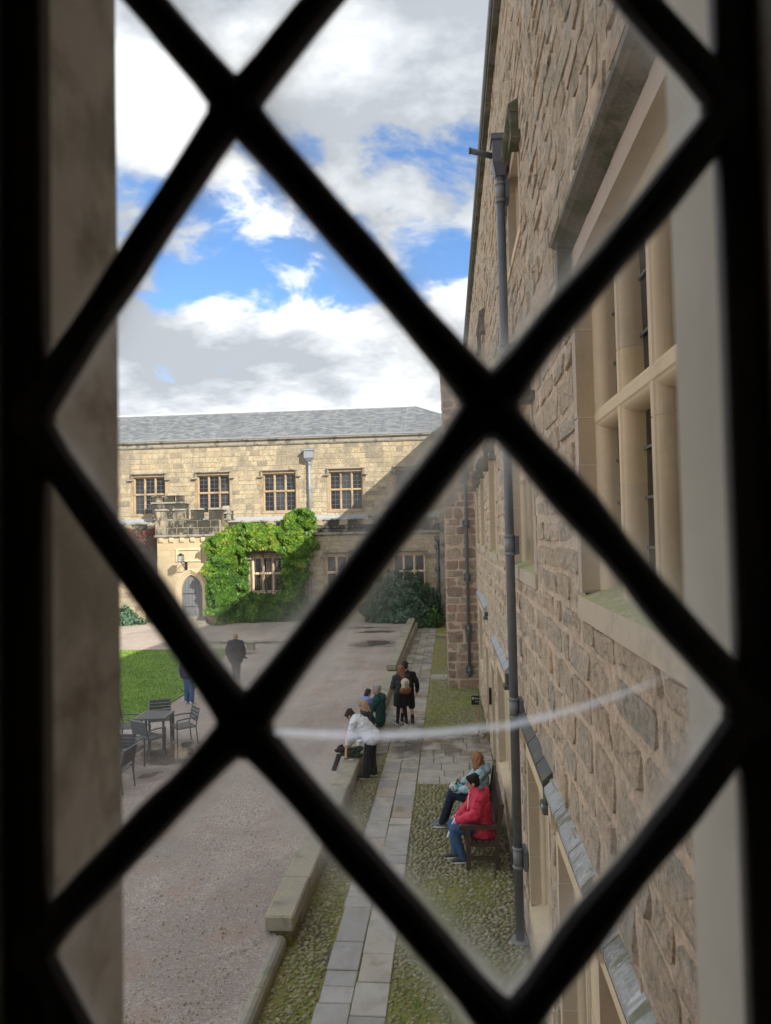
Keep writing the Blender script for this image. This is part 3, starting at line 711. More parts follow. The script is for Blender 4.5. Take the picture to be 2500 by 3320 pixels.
def mullioned(T, par, u0, u1, z0, z1, lights, trans, mats, depth=.10, gl=-.22, roll_w=.075, lead='rect', leadmat=None, jambs=True, sill=.17, hood=None, seglen=.75, jw=.13, sillmat=None, seed=0, proudsill=.025, name='window', ftrans=None):
    rs = random.Random(seed)
    mf, mj, mh, mp = mats
    fr = MB(T); n0 = .012; D = -depth
    # reveals and inner moulded frame
    fr.quad((u0, z0, n0), (u0, z1, n0), (u0, z1, D), (u0, z0, D), .2); fr.quad((u1, z0, n0), (u1, z1, n0), (u1, z1, D), (u1, z0, D), .2)
    fr.quad((u0, z1, n0), (u1, z1, n0), (u1, z1, D), (u0, z1, D), .2)
    def edge(sg, e):
        P = [(e-sg*.02, D), (e+sg*.018, D)]
        for i in range(1, 9):
            t_ = pi/2*i/8; P.append((e+sg*(.018+roll_w*.9*sin(t_)), D-.008-abs(gl-D)*.55*(1-cos(t_))))
        P += [(e+sg*(.018+roll_w*.9), gl-.01), (e-sg*.02, gl-.01)]
        return P
    for sg, e in ((1, u0), (-1, u1)):
        P = edge(sg, e); fr.add([(p[0], zz_, p[1]) for zz_ in (z0, z1) for p in P], [(i, (i+1) % len(P), len(P)+(i+1) % len(P), len(P)+i) for i in range(len(P))], .5)
    P = edge(-1, z1); fr.add([(uu, p[0], p[1]-.002) for uu in (u0+.001, u1-.001) for p in P], [(i, (i+1) % len(P), len(P)+(i+1) % len(P), len(P)+i) for i in range(len(P))], .45)
    wobj = fr.build(name, mf, par)
    pitch = (u1-u0)/lights
    # sill
    k = MB(T); sp = [(z0+.05, gl-.01), (z0-.045, proudsill), (z0-sill, proudsill), (z0-sill, -.05), (z0-.02, gl-.01)]
    k.add([(uu, p[0], p[1]) for uu in (u0-(jw if jambs else .06), u1+(jw if jambs else .06)) for p in sp], [(0, 1, 6, 5), (1, 2, 7, 6), (2, 3, 8, 7), (3, 4, 9, 8), (4, 0, 5, 9), (0, 1, 2, 3, 4), (9, 8, 7, 6, 5)], .5)
    k.build('sill', sillmat or mf, wobj)
    # mullions in lengths with a pale joint between
    for i in range(1, lights):
        uc = u0+pitch*i; z = z0-.02
        while z < z1-.01:
            l = rs.uniform(.7, 1.2)*seglen; zt = min(z1, z+l); zt = z1 if z1-zt < .2 else zt
            P = roll(uc, 1, .026, D, gl-.01, roll_w); k = MB(T)
            k.add([(p[0], q, p[1]) for q in (z+.003, zt-.003) for p in P], [(a, (a+1) % len(P), len(P)+(a+1) % len(P), len(P)+a) for a in range(len(P))]+[tuple(range(len(P))), tuple(range(len(P), 2*len(P)))], rs.random())
            k.build('mullion', mf, wobj); z = zt
        k = MB(T); P = roll(uc, 1, .023, D-.003, gl-.012, roll_w-.003); k.add([(p[0], q, p[1]) for q in (z0, z1) for p in P], [(a, (a+1) % len(P), len(P)+(a+1) % len(P), len(P)+a) for a in range(len(P))], .5)
        k.build('joint', m_joint, wobj)
    for zt in trans:
        P = roll(zt, 1, .030, D+.004, gl-.01, roll_w); k = MB(T)
        k.add([(uu, p[0], p[1]) for uu in (u0, u1) for p in P], [(a, (a+1) % len(P), len(P)+(a+1) % len(P), len(P)+a) for a in range(len(P))], .6); k.build('transom', mf, wobj)
    rows = [z0]+list(trans)+[z1]; ld = MB(T)
    for i in range(lights):
        for j in range(len(rows)-1):
            a, b_ = u0+pitch*i+.03, u0+pitch*(i+1)-.03; c_, d_ = rows[j]+.02, rows[j+1]-.02
            tu, tz = rs.gauss(0, .004), rs.gauss(0, .004); g = gl+.012
            MB(T).add([(a, c_, g-tu-tz), (b_, c_, g+tu-tz), (b_, d_, g+tu+tz), (a, d_, g-tu+tz)], [(0, 1, 2, 3)]).build('pane', mp, wobj)
            if lead == 'rect':
                nu, nz_ = 2, max(2, int(round((d_-c_)/.3))); q = .008
                for s_ in range(1, nu): uu = a+.04+(b_-a-.08)*s_/nu; ld.box(uu-q, uu+q, c_, d_, g+.012, g+.022)
                for s_ in range(1, nz_): zq = c_+(d_-c_)*s_/nz_; ld.box(a, b_, zq-q, zq+q, g+.012, g+.022)
            elif lead == 'diamond' and (j == len(rows)-2 or i != 1) and rs.random() < .85:
                st = .15; m_ = int((b_-a+d_-c_)/st)+2; A = b_-a; H_ = d_-c_
                for s_ in range(1, m_):
                    t_ = s_*st
                    for fl in (0, 1):
                        x0, y0 = (t_, 0) if t_ < A else (A, (t_-A)*1.3); x1, y1 = (0, t_*1.3) if t_*1.3 < H_ else (t_-H_/1.3, H_)
                        if y0 >= H_ or x1 >= A: continue
                        if fl: x0, x1 = A-x0, A-x1
                        dx, dy = x1-x0, y1-y0; L_ = sqrt(dx*dx+dy*dy) or 1; ox, oy = -dy/L_*.007, dx/L_*.007
                        ld.quad((a+x0+ox, c_+y0+oy, g+.02+.002*fl), (a+x1+ox, c_+y1+oy, g+.02+.002*fl), (a+x1-ox, c_+y1-oy, g+.02+.002*fl), (a+x0-ox, c_+y0-oy, g+.02+.002*fl))
    if ld.v: ld.build('leading', leadmat or m_leading, wobj)
    if jambs:
        for sg, e in ((-1, u0), (1, u1)):
            z = z0-.02
            while z < z1+.01:
                h = rs.uniform(.30, .62); zt = z1+.14 if z1+.14-(z+h) < .25 else z+h
                wd = jw if rs.random() < .7 else jw*1.7
                a, b_ = (e-wd, e) if sg < 0 else (e, e+wd)
                k = MB(T); k.box(a+.003, b_-.001, z+.003, zt-.003, -.08, .010+rs.uniform(0, .006), rs.random()); k.build('jamb_stone', mj, wobj)
                if zt < z1 and z1-z0 > 1.2 and roll_w > .055: k = MB(T); k.box(*sorted((e+sg*.004, e-sg*.0025)), zt-.004, zt+.003, -depth-.001, .017, .5); k.build('joint', m_joint, wobj)
                z = zt
        k = MB(T); k.box(u0+.004, u1-.004, z1+.001, z1+.14, -.06, .013, .6); k.build('lintel', mj, wobj)
    if hood:
        zh, pj, hh, drop, ext = hood
        k = MB(T); pr = [(zh, 0), (zh+hh*.25, pj*.75), (zh+hh*.45, pj), (zh+hh*.75, pj), (zh+hh*1.25, 0)]
        k.prism(pr, 0, u0-ext, u1+ext, .4)
        for sg, e in ((-1, u0-ext), (1, u1+ext)):
            a, b_ = sorted((e, e-sg*.11)); k.box(a, b_, zh-drop, zh+.01, 0, pj*.8, .3)
            a, b_ = sorted((e-sg*.12, e+sg*.20)); k.box(a, b_, zh-drop-.09, zh-drop, 0, pj*.95, .5)
        k.build('hood_mould', mh, wobj)
    return wobj

# ------------------------------------------------------------------ the two-storey range across the court
YF = 44.5; random.seed(31)
college = thing('college_building', 'long two-storey tan stone range with slate roof across the courtyard', 'building', (-14, YF, 0))
UW = [(-24.2, -22.1), (-20.0, -17.9), (-15.8, -13.7), (-11.55, -9.45), (-7.35, -5.25), (-3.2, -1.1)]; UZ = (6.92, 9.28)
holes = [(a, b_, *UZ) for a, b_ in UW]
wp = wall_panel(TF(YF), -32, 2.4, 0, 11.08, holes, -.008); wall_c = wp.build('wall', m_ashjoint, college)
hx = [(a-.16, b_+.16, UZ[0]-.18, UZ[1]+.15) for a, b_ in UW]
R = [r for r in courses(-21.6, 2.4, 6.2, 11.06, hx, (.24, .37), (.35, .95))]
pieces('ashlar_block', ashlar(TF(YF), R), m_ashlar, wall_c, 300)
for i, (a, b_) in enumerate(UW):
    mullioned(TF(YF), college, a, b_, *UZ, 3, [8.16], (m_facdress, m_facdress, m_capst, m_glass), hood=(UZ[1]+.12, .16, .12, .26, .12), seed=40+i, sill=.16)
k = MB(); k.prism([(YF, 11.06), (YF-.06, 11.08), (YF-.10, 11.16), (YF-.10, 11.34), (YF-.24, 11.42), (YF-.24, 11.50), (YF+.1, 11.52), (YF+.1, 11.06)], 0, -32, 2.65, .5); 
k.v = [(p[0], p[1], p[2]) for p in k.v]; k.build('cornice', m_capst, college)
k = MB(); k.prism([(YF-.27, 11.50), (YF-.27, 11.60), (YF+.05, 11.62), (YF+.05, 11.50)], 0, -32, 2.68); k.build('gutter', m_leadgutter, college)
# hipped slate roof
EY, EZ, RY, RZ, HX, CX = YF-.12, 11.60, 49.0, 13.98, -2.06, 2.6
k = MB(); k.quad((-32, EY, EZ-.03), (CX, EY, EZ-.03), (HX, RY, RZ-.03), (-32, RY, RZ-.03)); k.add([(CX, EY, EZ-.03), (CX, 53.5, EZ-.03), (HX, RY, RZ-.03)], [(0, 1, 2)]); k.quad((-32, 53.5, EZ), (CX, 53.5, EZ), (HX, RY, RZ-.03), (-32, RY, RZ-.03))
roof = k.build('roof', m_slate, college)
k = MB(); rows = 24
for r in range(rows):
    t0, t1 = r/rows, (r+1.25)/rows; y0, z0 = EY+(RY-EY)*t0, EZ+(RZ-EZ)*t0; y1, z1 = EY+(RY-EY)*min(t1, 1), EZ+(RZ-EZ)*min(t1, 1)
    xr = CX+(HX-CX)*(t0+.5/rows); x = -24+(.17 if r % 2 else 0)+random.uniform(-.03, .03)
    while x < xr-.02:
        wd = min(.34, xr-x); dz = random.uniform(.018, .032); tl = random.uniform(-.006, .006)
        k.add([(x+.004, y0, z0+dz), (x+wd-.004, y0, z0+dz+tl), (x+wd-.004, y1, z1+.004), (x+.004, y1, z1+.004), (x+.004, y0, z0), (x+wd-.004, y0, z0)], [(0, 1, 2, 3), (4, 5, 1, 0)], random.random()); x += wd
k.build('slate', m_slate, roof, kind='stuff')
k = MB(); k.tube([(-32, RY, RZ+.02), (HX, RY, RZ+.02)], .10, 8); k.tube([(HX, RY, RZ+.02), (CX, EY, EZ+.05)], .09, 8); k.build('ridge_lead', m_ridgelead, roof)

# single-storey crenellated range in front of it
YR = 42.5
rng_ = thing('crenellated_range', 'low single-storey stone range with crenellated parapet in front of the tall range', 'building', (-8, YR, 0))
RW = [(-23.2, -21.3), (-11.78, -9.88), (-7.30, -5.42), (-3.30, -1.42)]; RZ_ = (2.05, 4.10)
wpn = wall_panel(TF(YR), -32, -.30, -.1, 6.25, [(a, b_, *RZ_) for a, b_ in RW], -.008); wpn.box(-.31, -.30, -.1, 6.25, -2.0, -.01); wall_r = wpn.build('wall', m_ashjoint, rng_)
random.seed(33)
hx = [(a-.16, b_+.16, RZ_[0]-.18, RZ_[1]+.15) for a, b_ in RW]
R = list(courses(-13.4, -.31, .05, 5.32, hx, (.24, .34), (.35, .85)))+list(courses(-21.5, -17.1, .05, 5.32, [], (.24, .34), (.35, .85)))
pieces('ashlar_block', ashlar(TF(YR), R), m_ashlar, wall_r, 300)
for i, (a, b_) in enumerate(RW):
    mullioned(TF(YR), rng_, a, b_, *RZ_, 3, [3.10], (m_dress, m_facdress, m_capst, m_glass), hood=(RZ_[1]+.14, .15, .12, .18, .12), lead='none' if i == 1 else 'diamond', seed=50+i)
k = MB(); k.prism([(YR, 5.28), (YR-.14, 5.36), (YR-.14, 5.43), (YR, 5.50)], 0, -32, -.28); k.build('string_course', m_capst, rng_)
# parapet: base wall, merlons with caps, crenels with sloping sills
def parapet(T, u0, u1, zb, zm, zt, mw, cw, par, gab=None, first=None, depth=.28):
    r = []
    z = zb
    for zz0, zz1 in ((zb, zb+(zm-zb)*.5), (zb+(zm-zb)*.5, zm)):
        u = u0
        while u < u1-.02:
            l = min(random.uniform(.5, .95), u1-u); r.append((u, u+l, zz0, zz1)); u += l
    k = MB(T); k.box(u0, u1, zb, zm-.002, -depth, -.008); pw = k.build('parapet', m_ashjoint, par)
    pieces('parapet_block', ashlar(T, r, .008, .008), m_sooty, pw, 200)
    u = u0 if first is None else first; caps = []
    while u < u1-.1:
        b_ = min(u+mw, u1)
        k = MB(T); k.box(u, b_, zm, zt-.1, -depth, -.004, random.random()); ml = k.build('merlon', m_sooty, pw)
        pieces('parapet_block', ashlar(T, [(u, (u+b_)/2+random.uniform(-.15, .15), zm, zt-.1)], .004, .008)+[], m_sooty, pw, 50)
        k = MB(T); k.prism([(zt-.10, .055), (zt-.04, .055), (zt, .0), (zt, -depth+.06), (zt-.10, -depth-.03)], 0, u-.03, b_+.03, .5); k.build('cap', m_capst, ml)
        if b_+.15 < u1:
            k = MB(T); e = min(b_+cw, u1); k.prism([(zm, .05), (zm+.05, .05), (zm+.10, -.06), (zm+.10, -depth+.04), (zm, -depth)], 0, b_+.032, e-.032, .4); k.build('crenel_sill', m_capst, pw)
        u += mw+cw
    return pw
random.seed(35)
pr = parapet(TF(YR), -13.2, -.30, 5.50, 5.92, 6.32, .95, .50, rng_)
pr2 = parapet(TF(YR), -25, -17.2, 5.50, 5.92, 6.32, .95, .50, rng_)
for gx in (-4.38,):
    k = MB(TF(YR)); k.box(gx-.32, gx+.32, 5.93, 6.40, -.3, .03, .4); k.add([(gx-.42, 6.40, .07), (gx+.42, 6.40, .07), (gx, 6.82, .07), (gx-.42, 6.40, -.34), (gx+.42, 6.40, -.34), (gx, 6.82, -.34)], [(0, 1, 2), (3, 5, 4), (0, 2, 5, 3), (2, 1, 4, 5), (0, 3, 4, 1)], .5); k.build('gablet', m_capst, pr)
k = MB(); k.quad((-32, YR+.25, 6.22), (-.3, YR+.25, 6.22), (-.3, YF-.01, 6.44), (-32, YF-.01, 6.44)); x = -31
while x < -.5: k.tube([(x, YR+.25, 6.24), (x, YF-.02, 6.46)], .025, 6); x += .7
k.box(-32, -.3, YF-.05, YF-.012, 6.40, 6.58); k.build('lead_roof', m_lead, rng_)
k = MB(); k.box(-.52, -.20, YR-.32, YR-.02, 0, 6.3); k.add([(-.56, YR-.36, 6.3), (-.16, YR-.36, 6.3), (-.36, YR-.36, 6.7), (-.56, YR+.1, 6.3), (-.16, YR+.1, 6.3), (-.36, YR+.1, 6.7)], [(0, 1, 2), (0, 2, 5, 3), (2, 1, 4, 5), (3, 5, 4)]); k.build('pilaster', m_capst, rng_)

# porch
YP = 41.2; PX0, PX1 = -17.1, -13.42; random.seed(37)
porch = thing('stone_porch', 'battlemented stone porch with arched studded door and carved panel', 'porch', (-15.2, YP, 0))
DC, DW, SPR, DB = -15.11, .615, 2.24, .74
def arch(w_, spr, apex, n=7):
    """pointed arch outline from left springing over the apex to right springing"""
    r = (w_*w_+(apex-spr)**2)/(2*w_); L_ = []
    for i in range(n+1):
        t_ = i/n; a0 = math.acos(max(-1, min(1, (r-w_)/r))); th = a0*t_
        L_.append((-w_+r-r*cos(th), spr+r*sin(th)))
    return L_+[(-p[0], p[1]) for p in reversed(L_[:-1])]
OUT = arch(.93, SPR, 3.55); INN = arch(DW, SPR, 3.13)
hole = (DC-.93, DC+.93, 0, 3.57); pq = (-15.95, -14.43, 3.95, 4.73)
R = list(courses(PX0, PX1, .2, 5.38, [hole, pq], (.36, .44), (.6, 1.1)))
k = wall_panel(TF(YP), PX0, PX1, -.1, 5.4, [hole], -.008)
# spandrels between arch and square opening
A = [(DC+p[0], p[1]) for p in OUT]; half = len(A)//2
for i in range(half): k.add([(A[i][0], A[i][1], -.002), (A[i+1][0], A[i+1][1], -.002), (A[i+1][0], 3.57, -.002), (A[i][0], 3.57, -.002)], [(0, 1, 2, 3)])
for i in range(half, len(A)-1): k.add([(A[i][0], A[i][1], -.002), (A[i+1][0], A[i+1][1], -.002), (A[i+1][0], 3.57, -.002), (A[i][0], 3.57, -.002)], [(0, 1, 2, 3)])
k2 = wall_panel(TL(PX1), YP, 44.4, -.1, 5.4, [], -.008); k.v += k2.v; k.f += [tuple(i+len(k.v)-len(k2.v) for i in f) for f in k2.f]; k.t += k2.t
k3 = wall_panel(TR(PX0), YP, 44.4, -.1, 5.4, [], -.008); k.v += k3.v; k.f += [tuple(i+len(k.v)-len(k3.v) for i in f) for f in k3.f]; k.t += k3.t
wall_p = k.build('wall', m_porch, porch)
pieces('ashlar_block', ashlar(TF(YP), R, .005, .004)+ashlar(TL(PX1), list(courses(YP, 42.5, .2, 5.38, [], (.36, .44), (.5, .9))), .005, .004), m_porch, wall_p, 300)
# arch orders: three stepped mouldings in to the door
orders = MB(TF(YP)); steps = [(.93, 3.55, .015), (.86, 3.46, .015), (.83, 3.42, -.06), (.76, 3.33, -.06), (.73, 3.29, -.14), (.66, 3.19, -.14), (DW, 3.13, -.30)]
prev = None
for (w_, ap, n_) in steps:
    P = [(DC-w_, .20, n_)]+[(DC+p[0], p[1], n_) for p in arch(w_, SPR, ap)]+[(DC+w_, .20, n_)]
    if prev: orders.add(prev+P, [(i, i+1, len(P)+i+1, len(P)+i) for i in range(len(P)-1)], .5)
    prev = P
orders.build('door_arch', m_dress, porch)
P = [(DC-DW, DB)]+[(DC+p[0], p[1]) for p in arch(DW, SPR, 3.13)]+[(DC+DW, DB)]
k = MB(TF(YP)); n_ = len(P); k.add([(p[0], p[1], -.27) for p in P], [tuple(range(n_))])
m_door = flat('grey_blue_door', (.17, .185, .21), .6, var=.3, nscale=8, bump=.2); dr = k.build('door', m_door, porch, label='pointed grey-blue plank door with rows of studs')
k = MB(TF(YP))
for j in range(15):
    for i in range(9):
        x, z_ = -.54+.135*i, .85+.155*j
        if z_ > SPR and abs(x) > DW*.92*sqrt(max(0, 1-((z_-SPR)/.89)**1.7)): continue
        k.ell((DC+x, z_, -.265), (.017, .017, .015), 6, 4)
k.build('stud', m_black, dr, kind='stuff')
for i in range(1, 6):
    x = -DW+2*DW*i/6; MB(TF(YP)).box(DC+x-.006, DC+x+.006, DB, 2.9, -.268, -.263).build('plank_joint', m_black, dr)
for zq in (1.3, 2.05): MB(TF(YP)).box(DC-.58, DC+.2, zq-.025, zq+.025, -.268, -.258).build('hinge', m_black, dr)
for i, (w_, z0, z1, n_) in enumerate(((1.15, .15, .36, .75), (1.05, .36, .55, .42), (.95, .55, .735, .10))):
    k = MB(TF(YP)); k.bbox(DC-w_, DC+w_, z0, z1, -.35 if i == 2 else .0, n_, .015); k.build('step', m_coping, porch)
k = MB(TF(YP)); k.prism([(5.36, 0), (5.41, .12), (5.49, .12), (5.52, .02), (5.52, -.3), (5.36, -.3)], 0, PX0-.14, PX1+.14); k.build('string_course', m_capst, porch)
k = MB(TL(PX1)); k.prism([(5.36, 0), (5.41, .12), (5.49, .12), (5.52, .02), (5.52, -.3), (5.36, -.3)], 0, YP-.118, 44.3); k.build('string_course', m_capst, porch)
for i in range(6):
    u = -16.83+.635*i; k = MB(TF(YP)); k.prism([(5.36, -.02), (5.36, .13), (5.24, .13), (5.12, .09), (5.06, .0), (5.06, -.02)], 0, u-.11, u+.11, .6); k.build('corbel', m_dress, porch)
ppar = parapet(TF(YP), PX0-.1, PX1+.1, 5.52, 6.36, 7.06, .70, .385, porch, depth=.3)
ppar2 = parapet(TL(PX1+.1), YP+.31, 44.4, 5.52, 6.36, 7.06, .55, .42, porch, depth=.3)
k = MB(TL(PX1+.12)); k.box(42.5, 43.3, 6.4, 6.75, -.3, .03); k.add([(42.4, 6.75, .07), (43.4, 6.75, .07), (42.9, 7.25, .07), (42.4, 6.75, -.34), (43.4, 6.75, -.34), (42.9, 7.25, -.34)], [(0, 1, 2), (3, 5, 4), (0, 2, 5, 3), (2, 1, 4, 5)]); k.build('gablet', m_capst, ppar2)
# stair turret behind the parapet
k = MB(); k.box(-18.35, -16.35, 43.5, 44.45, 5, 7.62); tw = k.build('turret', m_sooty, porch)
for (a, b_) in ((-18.35, -17.75), (-17.55, -16.95), (-16.8, -16.35)):
    k = MB(); k.box(a, b_, 43.48, 43.75, 7.62, 7.92, random.random()); k.box(a-.03, b_+.03, 43.44, 43.79, 7.92, 8.0, .5); k.build('merlon', m_sooty, tw)
k = MB(); k.box(-18.42, -16.28, 43.44, 44.4, 7.50, 7.6); k.build('band', m_capst, tw)
# carved panel
pn = MB(TF(YP)); n0 = .0
for (a0, a1, c0, c1) in ((pq[0], pq[1], pq[3]-.11, pq[3]), (pq[0], pq[1], pq[2], pq[2]+.11), (pq[0], pq[0]+.13, pq[2]+.11, pq[3]-.11), (pq[1]-.13, pq[1], pq[2]+.11, pq[3]-.11)): pn.box(a0, a1, c0, c1, -.1, .05, .6)
pnl = pn.build('carved_panel', m_dress, porch); k = MB(TF(YP)); k.box(pq[0]+.12, pq[1]-.12, pq[2]+.1, pq[3]-.1, -.1, -.04, .3)
for i in range(70):
    x = random.uniform(pq[0]+.18, pq[1]-.18); z_ = random.uniform(pq[2]+.16, pq[3]-.16)
    if -15.55 < x < -15.2 and z_ > 4.3: continue
    k.ell((x, z_, -.035), (random.uniform(.025, .06), random.uniform(.02, .045), .035), 7, 5, Matrix.Rotation(random.random()*3, 3, 'Z'))
k.tube([(-14.95, 4.1, -.02), (-14.75, 4.55, -.02)], .045, 8); k.build('carving', m_dress, pnl)

# lantern on a bracket over the door
lan = thing('wall_lantern', 'square glazed lantern on scrolled iron bracket over the porch door', 'lantern', (-15.35, YP, 3.5))
k = MB(); k.box(-15.43, -15.27, YP-.03, YP-.005, 3.45, 4.05); k.tube([(-15.35, YP-.02, 3.9), (-15.35, YP-.35, 3.98), (-15.35, YP-.85, 3.95)], .022, 6); k.tube([(-15.35, YP-.02, 3.5), (-15.35, YP-.25, 3.55), (-15.35, YP-.5, 3.75), (-15.35, YP-.8, 3.93)], .02, 6)
pts = [(-15.35, YP-.45-.12*cos(t_*.7)*(1-t_/12), 3.78+.12*sin(t_*.7)*(1-t_/12)) for t_ in range(11)]; k.tube(pts, .012, 5); k.build('bracket', m_black, lan)
LYc = YP-.85
k = MB()
for sx in (-1, 1):
    for sy in (-1, 1): k.box(-15.35+sx*.13-.012, -15.35+sx*.13+.012, LYc+sy*.13-.012, LYc+sy*.13+.012, 3.98, 4.32)
for z_ in (3.98, 4.09, 4.2, 4.31): k.box(-15.49, -15.21, LYc-.142, LYc-.128, z_-.008, z_+.008); k.box(-15.49, -15.21, LYc+.128, LYc+.142, z_-.008, z_+.008); k.box(-15.492, -15.478, LYc-.14, LYc+.14, z_-.008, z_+.008); k.box(-15.222, -15.208, LYc-.14, LYc+.14, z_-.008, z_+.008)
k.build('frame', m_black, lan)
m_langlass = flat('lantern_glass', (.50, .52, .52), .12, nscale=5); k = MB(); k.box(-15.47, -15.23, LYc-.12, LYc+.12, 4.0, 4.3); k.build('glass', m_langlass, lan)
k = MB(); k.add([(-15.52, LYc-.17, 4.33), (-15.18, LYc-.17, 4.33), (-15.18, LYc+.17, 4.33), (-15.52, LYc+.17, 4.33), (-15.35, LYc, 4.48)], [(0, 1, 4), (1, 2, 4), (2, 3, 4), (3, 0, 4), (3, 2, 1, 0)]); k.build('roof', m_black, lan)

# ------------------------------------------------------------------ drainpipes
def drainpipe(label, x, y, ztop, zbot, r, mat, bandz, wallside, hopper=None, bandmat=None, foot=True):
    d = thing('drainpipe', label, 'drainpipe', (x, y, zbot), 0, 'drainpipes on the courtyard walls')
    k = MB(); k.tube([(x, y, zbot), (x, y, ztop)], r, 14); k.build('pipe', mat, d, smooth=True)
    wx, wy = wallside
    for z_ in bandz:
        k = MB()
        for dz, rr in ((-.115, 1.26), (.115, 1.26)): k.tube([(x, y, z_+dz-.022), (x, y, z_+dz-.012), (x, y, z_+dz+.012), (x, y, z_+dz+.022)], [r*1.05, r*rr, r*rr, r*1.05], 14)
        k.tube([(x, y, z_-.10), (x, y, z_+.10)], r*1.09, 14); c_ = k.build('collar', bandmat or mat, d, smooth=True)
        k = MB(); a = r*2.3; t_ = .022
        if wx: k.box(x+wx*(r*1.5)-t_, x+wx*(r*1.5)+t_, y-a, y+a, z_-.12, z_+.12); k.box(min(x, x+wx*r*1.5), max(x, x+wx*r*1.5), y-.02, y+.02, z_-.02, z_+.02)
        else: k.box(x-a, x+a, y+wy*(r*1.4)-t_, y+wy*(r*1.4)+t_, z_-.12, z_+.12); k.box(x-.02, x+.02, min(y, y+wy*r*1.4), max(y, y+wy*r*1.4), z_-.02, z_+.02)
        k.build('bracket', mat, d)
    if hopper:
        hw, hh, hd = hopper; k = MB(); z0 = ztop-.02
        k.add([(x-r*1.1, y-r*1.1, z0), (x+r*1.1, y-r*1.1, z0), (x+r*1.1, y+r*1.1, z0), (x-r*1.1, y+r*1.1, z0), (x-hd, y-hw, z0+hh*.3), (x+hd, y-hw, z0+hh*.3), (x+hd, y+hw, z0+hh*.3), (x-hd, y+hw, z0+hh*.3)], [(3, 2, 1, 0), (0, 1, 5, 4), (1, 2, 6, 5), (2, 3, 7, 6), (3, 0, 4, 7)])
        k.box(x-hd, x+hd, y-hw, y+hw, z0+hh*.3, z0+hh*.86); k.box(x-hd*1.18, x+hd*1.18, y-hw*1.18, y+hw*1.18, z0+hh*.86, z0+hh); k.build('hopper', mat, d)
    return d
dp = drainpipe('tall dark iron drainpipe with box hopper on the near rubble wall', .79, 9.5, 9.93, .02, .058, m_iron, (9.7, 7.55, 5.05, 2.95, 1.05), (1, 0), (.125, .52, .10), m_ironpale)
k = MB(); k.tube([(.70, 9.5, 10.20), (.40, 9.42, 10.25)], .038, 10); k.tube([(.41, 9.42, 10.25), (.385, 9.42, 10.25)], .043, 10); k.build('overflow_spout', m_iron, dp, smooth=True)
k = MB(); k.tube([(.79, 9.5, -.005), (.79, 9.5, .02)], [.13, .12], 16); k.build('drain_ring', m_ironpale, dp)
# ------------------------------------------------------------------ the near rubble-stone wing on the right
random.seed(61)
wing = thing('stone_wing', 'tall rubble-stone wing with mullioned windows running along the right side', 'building', (XW, 20, 0))
T = TR(XW); ZE = 12.75
# u0,u1,z0,z1,lights,transoms,...
FW = [  # first floor
    (2.30, 5.06, 4.80, 7.02, 4, [5.98], 1.0), (7.85, 10.35, 4.80, 6.80, 3, [5.95], .75), (13.9, 15.95, 4.85, 6.82, 3, [5.95], .75), (18.35, 20.2, 4.92, 6.82, 3, [5.95], .75), (21.6, 23.1, 4.95, 6.8, 2, [5.95], .75)]
GW = [  # ground floor
    (3.4, 4.9, .60, 2.42, 3, [], .75), (5.2, 6.66, .60, 2.42, 3, [], .75), (7.35, 9.2, .62, 2.42, 3, [], .75), (12.0, 14.75, .66, 2.55, 4, [], .75), (21.1, 23.0, 1.30, 2.95, 3, [], .75)]
HW = [(8.40, 9.80, 8.80, 9.86, 2, [], .75), (16.2, 17.7, 8.80, 9.9, 2, [], .75)]
DOORS = [(15.85, 16.95, .0, 2.25), (18.2, 19.3, .0, 2.3)]
holes = [(a, b_, c-.055, d) for (a, b_, c, d, *_) in FW+GW+HW]+DOORS
wpan = rough_panel(T, 2.2, 13, -.2, ZE, holes, .05, .009, 3.)
for u_, v_ in ((.45, 2.2), (13, 46)): q_ = wall_panel(T, u_, v_, -.2, ZE, holes, 0.); wpan.f += [tuple(i+len(wpan.v) for i in f) for f in q_.f]; wpan.v += q_.v; wpan.t += q_.t
wall_w = wpan.build('wall', m_mortar, wing)
hx = [(a-.15, b_+.15, c-.18, d+.16) for (a, b_, c, d, *_) in FW+GW+HW]+[(a-.15, b_+.15, c, d+.15) for a, b_, c, d in DOORS]
def gap(z): return max(.006, .038-.006*max(0, z-5.4)) if z > 5.4 else .038
R = list(courses(2.4, 12, -.05, 7.6, hx, (.20, .38), (.30, .95)))+list(courses(12, 24.6, -.05, ZE-.1, hx, (.17, .34), (.25, .8)))
items = rough_stones(T, R, gap, (.006, .022)); items += rough_stones(T, list(courses(2.4, 12, 7.6, ZE-.1, hx, (.13, .30), (.22, .8))), gap, (.004, .016)); random.shuffle(items)
pieces('rubble_stone', items, m_rubble, wall_w, 300)
for i, (a, b_, c, d, n_, tr_, jw) in enumerate(FW):
    near = i == 0
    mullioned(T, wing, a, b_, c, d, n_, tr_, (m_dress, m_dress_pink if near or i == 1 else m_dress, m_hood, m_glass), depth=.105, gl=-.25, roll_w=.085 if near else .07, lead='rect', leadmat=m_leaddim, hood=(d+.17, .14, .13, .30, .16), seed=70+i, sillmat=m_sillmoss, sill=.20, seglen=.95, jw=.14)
for i, (a, b_, c, d, n_, tr_, jw) in enumerate(GW):
    mullioned(T, wing, a, b_, c, d, n_, tr_, (m_dress, m_dress, m_hood, m_glass), depth=.12, gl=-.24, roll_w=.06, lead='rect', leadmat=m_leaddim, seed=80+i, sill=.20, seglen=2.5, jw=.12, sillmat=m_dress)
